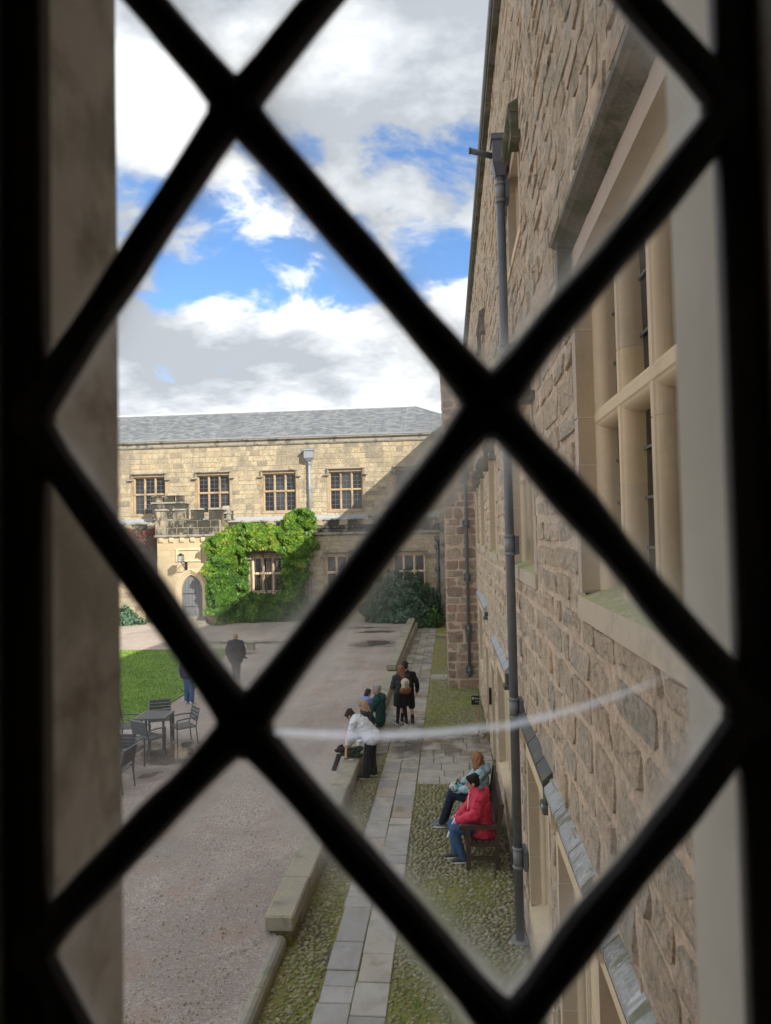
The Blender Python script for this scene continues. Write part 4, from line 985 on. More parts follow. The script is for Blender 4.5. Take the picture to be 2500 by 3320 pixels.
for i, (a, b_, c, d, n_, tr_, jw) in enumerate(HW):
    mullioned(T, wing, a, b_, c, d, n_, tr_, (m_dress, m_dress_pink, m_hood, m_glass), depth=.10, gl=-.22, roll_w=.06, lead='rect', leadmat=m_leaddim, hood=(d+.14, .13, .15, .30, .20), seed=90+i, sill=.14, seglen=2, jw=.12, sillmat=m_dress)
# lead-dressed drip moulds over the ground-floor openings
m_leadmoss = stone('mossy_lead', [(0, (.34, .355, .37)), (1, (.42, .435, .45))], 16, .5, .006, rough=.7, pit_shade=.35, stains=[((.13, .14, .06), (3, 9, 3), .50, .62, .75), ((.68, .70, .71), (5, 24, 5), .58, .64, .7), ((.10, .105, .11), (1.2, 1.2, 1.2), .56, .68, .7)], speck=.15)
m_leaddark = stone('tarred_lead', [(0, (.055, .06, .068)), (1, (.09, .095, .10))], 14, .4, .005, rough=.5, stains=[((.14, .16, .05), (7, 7, 7), .54, .62, .7), ((.55, .58, .60), (6, 3, 6), .62, .66, .8)], speck=.15)
def drip(u0, u1, z, mt, far, nearend, pj=.095):
    k = MB(T); k.prism([(z+.10, .0), (z+.085, .02), (z+.015, pj), (z-.035, pj), (z-.06, pj-.05), (z-.09, .0)], 0, u0, u1, .5)
    d_ = k.build('drip_mould', mt, wing)
    k = MB(T); k.prism([(z-.036, pj+.004), (z-.085, pj-.04), (z-.12, .0), (z-.09, .0)], 0, u0, u1, .4); k.build('moulding', m_hood, d_)
    x = u0+.5
    while x < u1-.3:
        k = MB(T); k.prism([(z+.104, .0), (z+.09, .022), (z+.02, pj+.005), (z-.03, pj+.005)], 0, x-.008, x+.008); k.build('lead_lap', mt, d_); x += .75
    if nearend:
        k = MB(T); k.bbox(u0-.02, u0+.13, z-.22, z-.03, -.01, pj-.01, .012); k.bbox(u0-.10, u0+.14, z-.27, z-.20, -.01, pj+.02, .012); k.build('label_stop', m_leaddark, d_)
    if far:
        k = MB(T); k.prism([(z-.10, .0), (z-.10, pj-.03), (z-.22, pj-.03), (z-.30, .05), (z-.34, .0)], 0, u1-.16, u1-.01); k.build('corbel', m_dress, d_)
drip(17.9, 22.9, 3.38, m_lead, False, True, .10)
drip(11.55, 15.1, 3.03, m_lead, True, True)
drip(6.95, 9.55, 2.86, m_leaddark, True, True)
drip(4.98, 6.86, 2.83, m_leadmoss, True, False)
drip(3.05, 4.9, 2.80, m_leadmoss, True, False)
for i, (a, b_, c, d) in enumerate(DOORS):
    k = MB(T); k.quad((a, c, .012), (a, d, .012), (a, d, -.30), (a, c, -.30)); k.quad((b_, c, .012), (b_, d, .012), (b_, d, -.30), (b_, c, -.30)); k.quad((a, d, .012), (b_, d, .012), (b_, d, -.30), (a, d, -.30))
    dw = k.build('doorway', m_dress, wing); MB(T).box(a, b_, c, d, -.32, -.28).build('door', m_black, dw)
    z = 0
    while z < d:
        h = random.uniform(.35, .6); h = d+.14-z if d-(z+h) < .2 else h
        for q0, q1 in ((a-.14, a), (b_, b_+.14)):
            k = MB(T); k.box(q0+.002, q1-.002, z+.003, z+h-.003, -.08, .012, random.random()); k.build('jamb_stone', m_dress, dw)
        z += h
    k = MB(T); k.box(a, b_, d+.002, d+.14, -.08, .013, .5); k.build('lintel', m_dress, dw)
k = MB(T); k.box(17.0, 17.12, 1.25, 1.62, 0, .07); k.build('wall_box', m_black, wing)
# eaves and roof
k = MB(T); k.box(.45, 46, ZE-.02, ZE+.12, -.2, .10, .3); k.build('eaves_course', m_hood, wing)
k = MB(); k.tube([(XW-.12, .7, ZE+.15), (XW-.12, 46, ZE+.15)], .04, 8); k.build('gutter', m_leadgutter, wing)
k = MB(); k.quad((XW-.12, .45, ZE+.13), (XW-.12, 46, ZE+.13), (XW+6, 46, ZE+3.2), (XW+6, .45, ZE+3.2)); k.quad((XW+12, .45, ZE+.13), (XW+12, 46, ZE+.13), (XW+6, 46, ZE+3.2), (XW+6, .45, ZE+3.2)); k.quad((XW+12, .45, 0), (XW+12, 46, 0), (XW+12, 46, ZE+.13), (XW+12, .45, ZE+.13)); k.build('roof', m_slate, wing)

# projecting block of red-brown squared stones
BY, BX = 24.7, -.13; random.seed(63)
blk = thing('projecting_bay', 'tall projecting bay of red-brown squared stone at the far end of the wing', 'building', (.4, BY, 0))
k = MB(); k.quad((BX, BY, -.1), (XW+.02, BY, -.1), (XW+.02, BY, 11.2), (BX, BY, 11.2)); k.quad((BX, BY, -.1), (BX, 33, -.1), (BX, 33, 11.2), (BX, BY, 11.2)); k.quad((BX, 33, -.1), (XW, 33, -.1), (XW, 33, 11.2), (BX, 33, 11.2)); k.quad((BX, BY, 11.2), (XW, BY, 11.2), (XW, 33, 11.2), (BX, 33, 11.2))
wb = k.build('wall', m_blockmortar, blk)
R = list(courses(BX, XW, .0, 11.15, [], (.20, .46), (.24, .62)))
items = rough_stones(TF(BY), R, lambda z: .022, (.008, .03))
items += rough_stones(lambda u, z, n: (BX-n, u, z), list(courses(BY, 33, 0, 11.15, [], (.22, .46), (.3, .8))), lambda z: .022, (.004, .012))
pieces('squared_stone', items, m_block, wb, 300)
k = MB(); k.box(BX-.06, XW-.13, BY-.06, 33.05, 11.2, 11.36); k.build('coping', m_capst, blk)
drainpipe('slim drainpipe with plate brackets on the front of the red-brown bay', .60, BY-.12, 10.9, .42, .052, m_iron, (7.3, 5.55, 3.75, 2.0, .62), (0, 1), None)
drainpipe('long grey drainpipe with lead hopper down the middle of the sunlit range', -8.57, YF-.12, 9.95, 6.45, .085, m_facpipe, (9.85, 8.25), (0, 1), (.26, .8, .28), None)
drainpipe('short grey drainpipe beside the creeper on the low range', -8.28, YR-.12, 5.25, .25, .075, m_facpipe, (4.9, 3.1, 1.5), (0, 1), (.14, .3, .14), None)
drainpipe('dark drainpipe at the right-hand end of the low crenellated range', -.66, YR-.14, 4.85, .25, .07, m_iron, (4.5, 3.2, 1.6), (0, 1), (.15, .32, .16), None)

# ------------------------------------------------------------------ creeper, shrubs
def leaf(b, p, nrm, size, tone, rnd):
    n_ = nrm.normalized(); u = Vector((0, 0, -1)) - n_*n_.dot(Vector((0, 0, -1)))
    if u.length < .05: u = n_.orthogonal()
    u.normalize(); v = n_.cross(u); a_ = rnd.gauss(0, .7); u, v = u*cos(a_)+v*sin(a_), v*cos(a_)-u*sin(a_)
    s_ = size; P = [p-u*s_*.5, p+v*s_*.42-u*s_*.08+n_*s_*.05, p+v*s_*.22+u*s_*.36, p+u*s_*.62-n_*s_*.12, p-v*s_*.22+u*s_*.36, p-v*s_*.42-u*s_*.08+n_*s_*.05]
    b.add(P, [(0, 1, 2), (0, 2, 3), (0, 3, 4), (0, 4, 5)], tone)
rs = random.Random(71)
def lump(x, z): return .5+.5*mnoise.noise(Vector((x*.9, 2.2, z*1.1)))+.35*mnoise.noise(Vector((x*2.3, 5.2, z*2.6)))
def creeper_in(x, z):
    e = .34*mnoise.noise(Vector((x*1.1, 0, z*1.1)))+.26*mnoise.noise(Vector((x*3, 4, z*3)))+.22*mnoise.noise(Vector((x*7, 4, z*7)))
    if -12.0-e*.6 < x < -9.85 and 2.05 < z < 4.5+e: return False
    def inn(x0, x1, z0, z1): return x0+e < x < x1-e and z0-.3 < z < z1+e
    if inn(-13.6, -11.6, .2, 5.35) and not (x < -13.1 and z < .9): return True
    if inn(-12.9, -7.85, 4.85, 6.05): return True
    if (x+8.75)**2/.95**2+(z-6.15)**2/.75**2 < 1+e: return True
    if inn(-10.0, -8.25-.25*max(0, 3-z), .2, 5.5): return True
    if inn(-13.2, -8.8, .1, 1.75): return True
    return False
crp = thing('climbing_creeper', 'bright green creeper round the ground-floor window beside the porch', 'creeper', (-11, YR, .2)); b = MB(); n = 0
while n < 26000:
    x, z = rs.uniform(-14.6, -7.3), rs.uniform(.15, 7.1)
    onp = -14.9+.5 < x < -13.3 and .3 < z < 5.3 and x > -14.0-.35*mnoise.noise(Vector((1, 2, z*1.3)))+ (1.0 if z < 1.0 else 0)
    if not (creeper_in(x, z) or onp): continue
    if mnoise.noise(Vector((x*2.2, 11, z*2.2)))+.5*mnoise.noise(Vector((x*6, 3, z*6))) < -.42 and rs.random() < .85: continue
    lp = max(.0, lump(x, z)+.1*mnoise.noise(Vector((x*5, 1, z*5))))*1.15; y0 = YR
    if x < -13.25: y0 = YP
    elif x < -12.6: y0 = YP+(x+13.25)*1.6
    if z < 2.3: lp += .55*(2.3-z)/2.3
    if z > 5.6: y0 += .1
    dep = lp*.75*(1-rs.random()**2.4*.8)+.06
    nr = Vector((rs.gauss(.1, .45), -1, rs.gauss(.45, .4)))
    tn = min(1, max(0, .22+.30*dep+.35*mnoise.noise(Vector((x*1.1, 9, z*1.1)))+rs.gauss(0, .13)+(.24 if z > 3.2 else 0)+(.12 if rs.random() < .04 else 0)))  # shading painted into leaf tone: inner leaves darker, higher leaves lighter
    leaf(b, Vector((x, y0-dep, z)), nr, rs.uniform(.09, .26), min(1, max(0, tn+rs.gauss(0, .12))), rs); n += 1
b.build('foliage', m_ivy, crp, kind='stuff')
b = MB()
for i in range(26):
    x = rs.uniform(-13.2, -8.6); P = [Vector((x, YR-.12, .1))]
    for j in range(10): P.append(P[-1]+Vector((rs.gauss(0, .12), rs.gauss(0, .01), .5)))
    P = [p for p in P if creeper_in(p.x, p.z) or p.z < .8]
    if len(P) > 2: b.tube(P, .018, 5)
b.build('stem', m_stem, crp)
# red creeper left of the porch
rc = thing('red_creeper', 'reddening creeper on the low wall left of the porch', 'creeper', (-18.6, YR, 4)); b = MB(); n = 0
while n < 7000:
    x, z = rs.uniform(-22, -17.15), rs.uniform(2.2, 6.2); e = .5*mnoise.noise(Vector((x*.9, 3, z*.9)))
    if z < 3.2+.5*(x+19)*.3+e or z > 6.0+e*.5: continue
    red = .5+.6*mnoise.noise(Vector((x*1.2, 7, z*1.2)))+(.3 if z > 5.2 else -.25)
    leaf(b, Vector((x, YR-.06-.35*max(.1, lump(x+3, z))*rs.random(), z)), Vector((rs.gauss(0, .4), -1, rs.gauss(.4, .4))), rs.uniform(.12, .2), min(1, max(0, red+rs.gauss(0, .12))), rs); n += 1
b.build('foliage', m_redleaf, rc, kind='stuff')
def bush(name, label, cat, cx, cy, zb, rx, ry, h, nleaf, mat, size, seed):
    rs = random.Random(seed); t = thing(name, label, cat, (cx, cy, zb)); b = MB(); n = 0
    while n < nleaf:
        d = Vector((rs.gauss(0, 1), rs.gauss(0, 1), abs(rs.gauss(0, 1)))).normalized()
        L_ = 1+.32*mnoise.noise(d*2.2+Vector((seed, 0, 0)))+.20*mnoise.noise(d*5.5+Vector((0, seed, 0)))
        r = L_*(1-.45*rs.random()**2.2); p = Vector((cx+d.x*rx*r, cy+d.y*ry*r, zb+d.z*h*r*.98))
        nr = d+Vector((rs.gauss(0, .45), rs.gauss(0, .45), rs.gauss(.25, .4)))
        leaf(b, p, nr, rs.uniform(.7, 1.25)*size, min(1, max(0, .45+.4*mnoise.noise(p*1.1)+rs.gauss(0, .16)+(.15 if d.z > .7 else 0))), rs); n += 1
    b.build('foliage', mat, t, kind='stuff'); b = MB()
    for i in range(14):
        d = Vector((rs.gauss(0, .6), rs.gauss(0, .5), 1)).normalized(); P = [Vector((cx+d.x*.15, cy+d.y*.15, zb-.05))]
        for j in range(5): P.append(Vector((cx+d.x*rx*(j+1)/5.5, cy+d.y*ry*(j+1)/5.5, zb+d.z*h*(j+1)/5.8)))
        b.tube(P, [.035, .03, .024, .018, .012, .008], 5)
    b.build('branches', m_stem, t); return t
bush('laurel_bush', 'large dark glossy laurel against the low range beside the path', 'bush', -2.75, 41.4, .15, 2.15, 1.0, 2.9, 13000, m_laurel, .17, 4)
bush('garden_shrub', 'small leafy shrub left of the porch steps', 'shrub', -19.6, 41.4, .2, 1.5, .8, 1.1, 2600, m_laurel, .16, 8)
bush('garden_shrub', 'little yellowish shrub at the foot of the laurel near the drainpipe', 'shrub', -1.05, 41.0, .1, .5, .5, 1.0, 900, m_ivy, .13, 9)

# ------------------------------------------------------------------ the room the picture is taken from
random.seed(81)
rm = thing('window_bay', 'dark stone window surround framing the whole view', 'window surround', (0, .4, 4.2))
k = MB()
# outer wall with splayed opening: reveal straight for 12 cm then splayed outwards
XL, XR, ZB, ZT = -.1975, .131, 4.40, 6.15
prof = [(.30, 0), (.42, 0), (.52, .12)]
def ring(y, e): return [(XL-e, y, ZB-e), (XR+e, y, ZB-e), (XR+e, y, ZT+e), (XL-e, y, ZT+e)]
rings = [ring(*p) for p in prof]
def side(i0, i1, mat, name):
    q = MB()
    for a, c in zip(rings, rings[1:]):
        steps = 10
        for s_ in range(steps):
            f0, f1 = s_/steps, (s_+1)/steps; lp = lambda A, B, f: tuple(A[i]+(B[i]-A[i])*f for i in range(3))
            q.quad(lp(a[i0], a[i1], f0), lp(a[i0], a[i1], f1), lp(c[i0], c[i1], f1), lp(c[i0], c[i1], f0))
    q.build(name, mat, rm)
side(3, 0, m_jamb, 'jamb'); side(1, 2, m_jamblit, 'jamb'); side(0, 1, m_jamb, 'sill'); side(2, 3, m_jamb, 'lintel')
yo = .52; XLo, XRo, ZBo, ZTo = XL-.12, XR+.12, ZB-.12, ZT+.12
k = MB(); k.quad((-4, yo, 0), (XLo, yo, 0), (XLo, yo, 12.8), (-4, yo, 12.8)); k.quad((XRo, yo, 0), (XW, yo, 0), (XW, yo, 12.8), (XRo, yo, 12.8)); k.quad((XLo, yo, 0), (XRo, yo, 0), (XRo, yo, ZBo), (XLo, yo, ZBo)); k.quad((XLo, yo, ZTo), (XRo, yo, ZTo), (XRo, yo, 12.8), (XLo, yo, 12.8))
k.quad((-4, yo, 0), (-4, -6, 0), (-4, -6, 12.8), (-4, yo, 12.8)); k.quad((-4, yo, 12.8), (6.9, yo, 12.8), (6.9, -6, 12.8), (-4, -6, 12.8)); k.quad((6.9, .45, 0), (6.9, -6, 0), (6.9, -6, 12.8), (6.9, .45, 12.8)); k.quad((-4, -6, 0), (6.9, -6, 0), (6.9, -6, 12.8), (-4, -6, 12.8)); k.quad((XW, .45, 0), (6.9, .45, 0), (6.9, .45, 12.8), (XW, .45, 12.8)); k.build('outer_wall', m_mortar, rm)
# inside: wall round the light, floor, ceiling and the other walls of the chamber
yi = .262; k = MB(); fx0, fx1 = -.19, .126
k.quad((-3, yi, 3.7), (fx0, yi, 3.7), (fx0, yi, 6.9), (-3, yi, 6.9)); k.quad((fx1, yi, 3.7), (3, yi, 3.7), (3, yi, 6.9), (fx1, yi, 6.9)); k.quad((fx0, yi, 3.7), (fx1, yi, 3.7), (fx1, yi, ZB), (fx0, yi, ZB)); k.quad((fx0, yi, ZT), (fx1, yi, ZT), (fx1, yi, 6.9), (fx0, yi, 6.9))
k.quad((-3, yi, 3.7), (-3, -4, 3.7), (-3, -4, 6.9), (-3, yi, 6.9)); k.quad((3, yi, 3.7), (3, -4, 3.7), (3, -4, 6.9), (3, yi, 6.9)); k.quad((-3, -4, 3.7), (3, -4, 3.7), (3, -4, 6.9), (-3, -4, 6.9)); k.quad((-3, yi, 6.9), (3, yi, 6.9), (3, -4, 6.9), (-3, -4, 6.9)); k.quad((-3, yi, 3.7), (3, yi, 3.7), (3, -4, 3.7), (-3, -4, 3.7))
for (a, b_) in ((XL, fx0), (fx1, XR)): k.box(a, b_, yi+.001, .299, ZB, ZT)
k.build('chamber_wall', m_plaster, rm)

# leaded lattice
GY = .30
lat = thing('lattice_window', 'leaded diamond lattice window close to the camera with clear old panes', 'window', (-.03, GY, 5.2))
k = MB(); k.bbox(-.26, -.1735, .2945, .3055, ZB-.02, ZT+.02, .0015); k.bbox(.1125, .19, .2945, .3055, ZB-.02, ZT+.02, .0015); k.build('casement_frame', m_framedark, lat)
xs_ = [-.182, -.0875, .0185, .119]
Z_A = [5.3905, 5.2565, 5.1225, 4.993]                     # crossing heights: odd columns / even columns alternate
def zc(i, j):                                             # lattice node column i (0..3) row j
    base = {0: 5.2545, 1: 5.387, 2: 5.2535, 3: 5.3710}[i]; st = {0: .2320, 1: .2650, 2: .2545, 3: .2442}[i]; jc = min(max(j, 0), 1)
    return base-st*jc-.254*(j-jc)
nodes = {}
for i in range(4):
    for j in range(-4, 5): nodes[(i, j)] = Vector((xs_[i], GY, zc(i, j)+( .006 if (i == 0 and j == 1) else 0)))
def came(a, c):
    d = (c-a).normalized(); u = Vector((0, 1, 0)); v = d.cross(u); wv = .0076; k = MB(); sec = [(-wv, -.0012), (-wv*.75, -.0042), (-wv*.3, -.0058), (wv*.3, -.0058), (wv*.75, -.0042), (wv, -.0012), (wv, .0012), (wv*.75, .0042), (-wv*.75, .0042), (-wv, .0012)]
    ns = 14; V = []; L_ = (c-a).length
    for s_ in range(ns+1):
        f_ = s_/ns; wob = .0013*mnoise.noise(Vector((a.x*90+f_*3, a.z*70, f_*2))); fl = 1+.22*max(0, 1-min(f_, 1-f_)*9)
        p = a+(c-a)*f_+v*wob; fl *= 1+.16*mnoise.noise(Vector((a.x*50+f_*4, a.z*90, 3+f_*3)))
        V += [tuple(p+v*q[0]*fl+u*q[1]) for q in sec]
    n_ = len(sec); F_ = [(s_*n_+i, s_*n_+(i+1) % n_, (s_+1)*n_+(i+1) % n_, (s_+1)*n_+i) for s_ in range(ns) for i in range(n_)]
    k.add(V, F_, random.random()); k.build('lead_came', m_came, lat)
    q = MB(); q.ell(a, (.0125, .0064, .0125), 10, 6)
    return q
rows_ = range(-3, 4); done = set()
# columns 0,2 sit between the rows of columns 1,3
for j in rows_:
    for (i, jj, i2, j2) in ((1, j, 0, j), (1, j+1, 0, j), (1, j, 2, j), (1, j+1, 2, j), (3, j, 2, j), (3, j+1, 2, j)):
        a, c = nodes[(i, jj)], nodes[(i2, j2)]
        if not (4.42 < a.z < 6.13 and 4.42 < c.z < 6.13): continue
        came(a, c); done.add((i, jj)); done.add((i2, j2))
for (i, j) in sorted(done):
    p = nodes[(i, j)]; k = MB(); k.ell(p, (.0128, .0066, .0150), 12, 6); k.build('solder_joint', m_came, lat, smooth=True)
rs = random.Random(5)
def pane(P):
    c = sum(P, Vector())/len(P); nv = len(P); V = []; D_ = []; Fc = []; rings_ = [(1.0, .52), (.90, .34), (.82, .12), (.72, .032), (.5, .010), (.25, .004)]
    ed = 5
    for f_, d_ in rings_:
        for i in range(nv):
            for s_ in range(ed):
                q = P[i].lerp(P[(i+1) % nv], s_/ed); p = c+(q-c)*f_; dy = .0006*mnoise.noise(p*14)
                cor = max(0, 1-min(s_, ed-s_)/2.0) if f_ > .65 else 0
                V.append((p.x, p.y+dy, p.z)); D_.append(d_*(.55+.9*max(0, .5+mnoise.noise(p*30)))*(1+.8*cor))
    m_ = nv*ed
    for r in range(len(rings_)-1):
        for i in range(m_): Fc.append((r*m_+i, r*m_+(i+1) % m_, (r+1)*m_+(i+1) % m_, (r+1)*m_+i))
    V.append(tuple(c)); D_.append(.003)
    for i in range(m_): Fc.append(((len(rings_)-1)*m_+i, (len(rings_)-1)*m_+(i+1) % m_, len(V)-1))
    org = ORG[lat]; me = bpy.data.meshes.new('glass_pane'); me.from_pydata([(p[0]-org.x, p[1]-org.y, p[2]-org.z) for p in V], [], Fc)
    a_ = me.attributes.new('dirt_glint', 'FLOAT', 'POINT'); a_.data.foreach_set('value', D_); me.polygons.foreach_set('use_smooth', [True]*len(Fc)); me.materials.append(m_oldglass)
    o = bpy.data.objects.new('glass_pane', me); col.objects.link(o); o.parent = lat; return o
streak_pane = None
def clipz(P): return [Vector((p.x, p.y, min(max(p.z, 4.42), 6.13))) for p in P]
for j in rows_:
    p = pane(clipz([nodes[(1, j)], nodes[(2, j)], nodes[(1, j+1)], nodes[(0, j)]]))
    q = pane(clipz([nodes[(2, j-1)], nodes[(3, j)], nodes[(2, j)], nodes[(1, j)]]))
    if j == 1: streak_pane = q
    L0 = nodes[(0, j-1)]; L1 = nodes[(0, j)]; pane(clipz([L0, nodes[(1, j)], L1]))
    R0_ = nodes[(3, j)]; R1_ = nodes[(3, j+1)]; pane(clipz([R0_, R1_, nodes[(2, j)]]))
# curved ridge added to one pane, tilted and shaped to draw a bright sky streak
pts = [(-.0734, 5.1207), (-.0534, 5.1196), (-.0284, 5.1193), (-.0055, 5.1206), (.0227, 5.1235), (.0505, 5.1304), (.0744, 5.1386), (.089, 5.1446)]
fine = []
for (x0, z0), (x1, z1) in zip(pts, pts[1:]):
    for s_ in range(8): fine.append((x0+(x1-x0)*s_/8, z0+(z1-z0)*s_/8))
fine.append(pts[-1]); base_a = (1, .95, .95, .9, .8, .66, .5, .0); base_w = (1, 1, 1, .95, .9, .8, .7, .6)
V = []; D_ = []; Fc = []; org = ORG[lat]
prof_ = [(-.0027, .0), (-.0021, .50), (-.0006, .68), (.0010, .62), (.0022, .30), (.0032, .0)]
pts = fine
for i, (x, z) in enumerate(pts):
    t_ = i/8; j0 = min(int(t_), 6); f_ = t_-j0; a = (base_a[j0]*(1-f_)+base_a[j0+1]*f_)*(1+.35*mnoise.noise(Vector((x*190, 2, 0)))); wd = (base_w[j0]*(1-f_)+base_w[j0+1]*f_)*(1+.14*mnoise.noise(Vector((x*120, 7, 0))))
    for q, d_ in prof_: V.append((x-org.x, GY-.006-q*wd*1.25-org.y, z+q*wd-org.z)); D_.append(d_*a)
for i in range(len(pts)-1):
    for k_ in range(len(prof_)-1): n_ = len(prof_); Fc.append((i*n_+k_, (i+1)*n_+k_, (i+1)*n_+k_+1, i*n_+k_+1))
me = bpy.data.meshes.new('ridge'); me.from_pydata(V, [], Fc); a_ = me.attributes.new('dirt_glint', 'FLOAT', 'POINT'); a_.data.foreach_set('value', D_); me.materials.append(m_ridge)
o = bpy.data.objects.new('ridge', me); col.objects.link(o); o.parent = streak_pane

# ------------------------------------------------------------------ terrace furniture
m_slat = flat('charcoal_slat', (.10, .112, .118), .38, var=.25, nscale=12)
m_alu = flat('grey_alu', (.16, .175, .185), .35, metal=.3, var=.15, nscale=6)
def make_chair():
    t = thing('garden_chair', '', 'chair', (0, 0, 0), 0, 'slatted grey garden chairs'); ORG[t] = Vector((0, 0, 0))
    for sx in (-1, 1):
        k = MB(); k.tube([(sx*.27, -.24, 0), (sx*.27, -.25, .64)], .017, 6); k.build('leg', m_alu, t)
        k = MB(); k.tube([(sx*.26, .27, 0), (sx*.26, .22, .45), (sx*.26, .31, .86)], .017, 6); k.build('leg', m_alu, t)
        k = MB(); k.tube([(sx*.27, -.25, .64), (sx*.275, 0, .665), (sx*.26, .26, .655)], [.017, .02, .017], 6); k.build('armrest', m_alu, t)
    k = MB()
    for a, b_ in (((-.26, -.24, .43), (.26, -.24, .43)), ((-.26, .22, .43), (.26, .22, .43)), ((-.26, -.24, .43), (-.26, .22, .43)), ((.26, -.24, .43), (.26, .22, .43))): k.tube([a, b_], .014, 6)
    k.build('seat_frame', m_alu, t)
    for i in range(6): y = -.215+.078*i; k = MB(); k.bbox(-.25, .25, y-.031, y+.031, .437+(i-2.5)**2*.0016, .455+(i-2.5)**2*.0016, .004); k.build('seat_slat', m_slat, t)
    for i in range(4):
        z = .545+.082*i; y = .232+(z-.45)*.22; k = MB(); k.bbox(-.25, .25, y-.011, y+.011, z, z+.070, .004); k.build('back_slat', m_slat, t)
    k = MB(); k.tube([(-.26, .31, .86), (.26, .31, .86)], .016, 6); k.build('top_rail', m_alu, t)
    return t
ch0 = make_chair()
chairs = [(-7.09, 16.50, -28+180, 'slatted grey chair seen from behind, pushed under the near side of the table'),
          (-6.63, 17.50, -52-0, 'slatted grey chair standing free to the right of the table, side on'),
          (-7.50, 18.15, 22, 'slatted grey chair behind the table with its back to the lawn'),
          (-8.02, 17.45, 96, 'slatted grey chair on the left of the table, half hidden by the window jamb'),
          (-7.15, 15.50, 178, 'slatted grey chair just showing its back slats beside the window jamb'),
          (-6.82, 14.25, -92, 'nearest slatted grey chair, at the edge of the window jamb')]
for i, (x, y, a, lb) in enumerate(chairs):
    c = ch0 if i == 0 else copy_tree(ch0)
    c.location = (x, y, gz(y)); c.rotation_euler = (0, 0, radians(a)); c['label'] = lb
def make_table():
    t = thing('garden_table', '', 'table', (0, 0, 0), 0, 'slatted grey garden tables'); ORG[t] = Vector((0, 0, 0))
    for i in range(9): x = -.315+.079*i; k = MB(); k.bbox(x-.033, x+.033, -.36, .36, .715, .738, .004); k.build('top_slat', m_slat, t)
    k = MB()
    for s_ in (-1, 1): k.box(s_*.36-.018, s_*.36+.018, -.38, .38, .69, .735); k.box(-.341, .341, s_*.38-.017, s_*.38+.017, .691, .736)
    k.build('top_frame', m_alu, t)
    for sx in (-1, 1):
        for sy in (-1, 1): k = MB(); k.bbox(sx*.345-.025, sx*.345+.025, sy*.36-.025, sy*.36+.025, 0, .69, .005); k.build('leg', m_alu, t)
    return t
tb = make_table(); tb.location = (-7.33, 17.39, gz(17.4)); tb.rotation_euler = (0, 0, radians(3)); tb['label'] = 'square slatted grey table with wet top among the chairs by the lawn'
tb2 = copy_tree(tb); tb2.location = (-7.55, 14.55, gz(14.6)); tb2['label'] = 'second slatted grey table, mostly hidden behind the window jamb'
# small stone post on the far gravel
st = thing('stone_post', 'short weathered stone post at the corner of the lawn', 'bollard', (-8.92, 31.8, gz(31.8)))
k = MB(); k.bbox(-9.09, -8.75, 31.65, 31.95, gz(31.8)-.05, gz(31.8)+.30, .03); k.build('shaft', m_coping, st); k = MB(); k.bbox(-9.12, -8.72, 31.62, 31.98, gz(31.8)+.30, gz(31.8)+.36, .02); k.build('cap', m_coping, st)

# ------------------------------------------------------------------ bench
m_wood = flat('dark_teak', (.060, .036, .026), .5, var=.45, nscale=14, bump=.25)
bn = thing('park_bench', 'dark brown slatted wooden bench with curved armrests against the wall', 'bench', (.45, 12.3, 0))
BY0, BY1 = 11.45, 13.30
for y in (BY0, BY1):
    k = MB(); k.bbox(.155, .225, y-.035, y+.035, 0, .63, .006); k.build('leg', m_wood, bn)
    k = MB(); k.prism([(.60, 0), (.67, 0), (.665, .45), (.76, 1.0), (.69, 1.02), (.60, .45)], 1, y-.035, y+.035); k.build('leg', m_wood, bn)
    k = MB(); k.prism([(.06, .63), (.09, .605), (.16, .62), (.30, .645), (.50, .63), (.66, .64), (.66, .685), (.50, .675), (.30, .695), (.16, .685), (.085, .69), (.055, .665)], 1, y-.045, y+.045); k.build('armrest', m_wood, bn)
    k = MB(); k.box(.22, .61, y-.022, y+.022, .15, .20); k.box(.22, .61, y-.022, y+.022, .36, .42); k.build('rail', m_wood, bn)
for x in (.17, .27, .37, .47, .57): k = MB(); k.bbox(x-.038, x+.038, BY0-.03, BY1+.03, .425, .447, .005); k.build('seat_slat', m_wood, bn)
k = MB(); k.box(.18, .21, BY0+.037, BY1-.037, .34, .42); k.box(.60, .63, BY0+.037, BY1-.037, .34, .42); k.build('seat_rail', m_wood, bn)
for z0, z1 in ((.50, .56), (.93, 1.01)): xx = .615+(z0-.45)*.17; k = MB(); k.prism([(xx, z0), (xx+.035, z0), (xx+.035+(z1-z0)*.17, z1), (xx+(z1-z0)*.17, z1)], 1, BY0+.037, BY1-.037); k.build('back_rail', m_wood, bn)
y = BY0+.10
while y < BY1-.06: k = MB(); k.prism([(.640, .56), (.655, .56), (.719, .93), (.704, .93)], 1, y-.018, y+.018); k.build('back_slat', m_wood, bn); y += .072

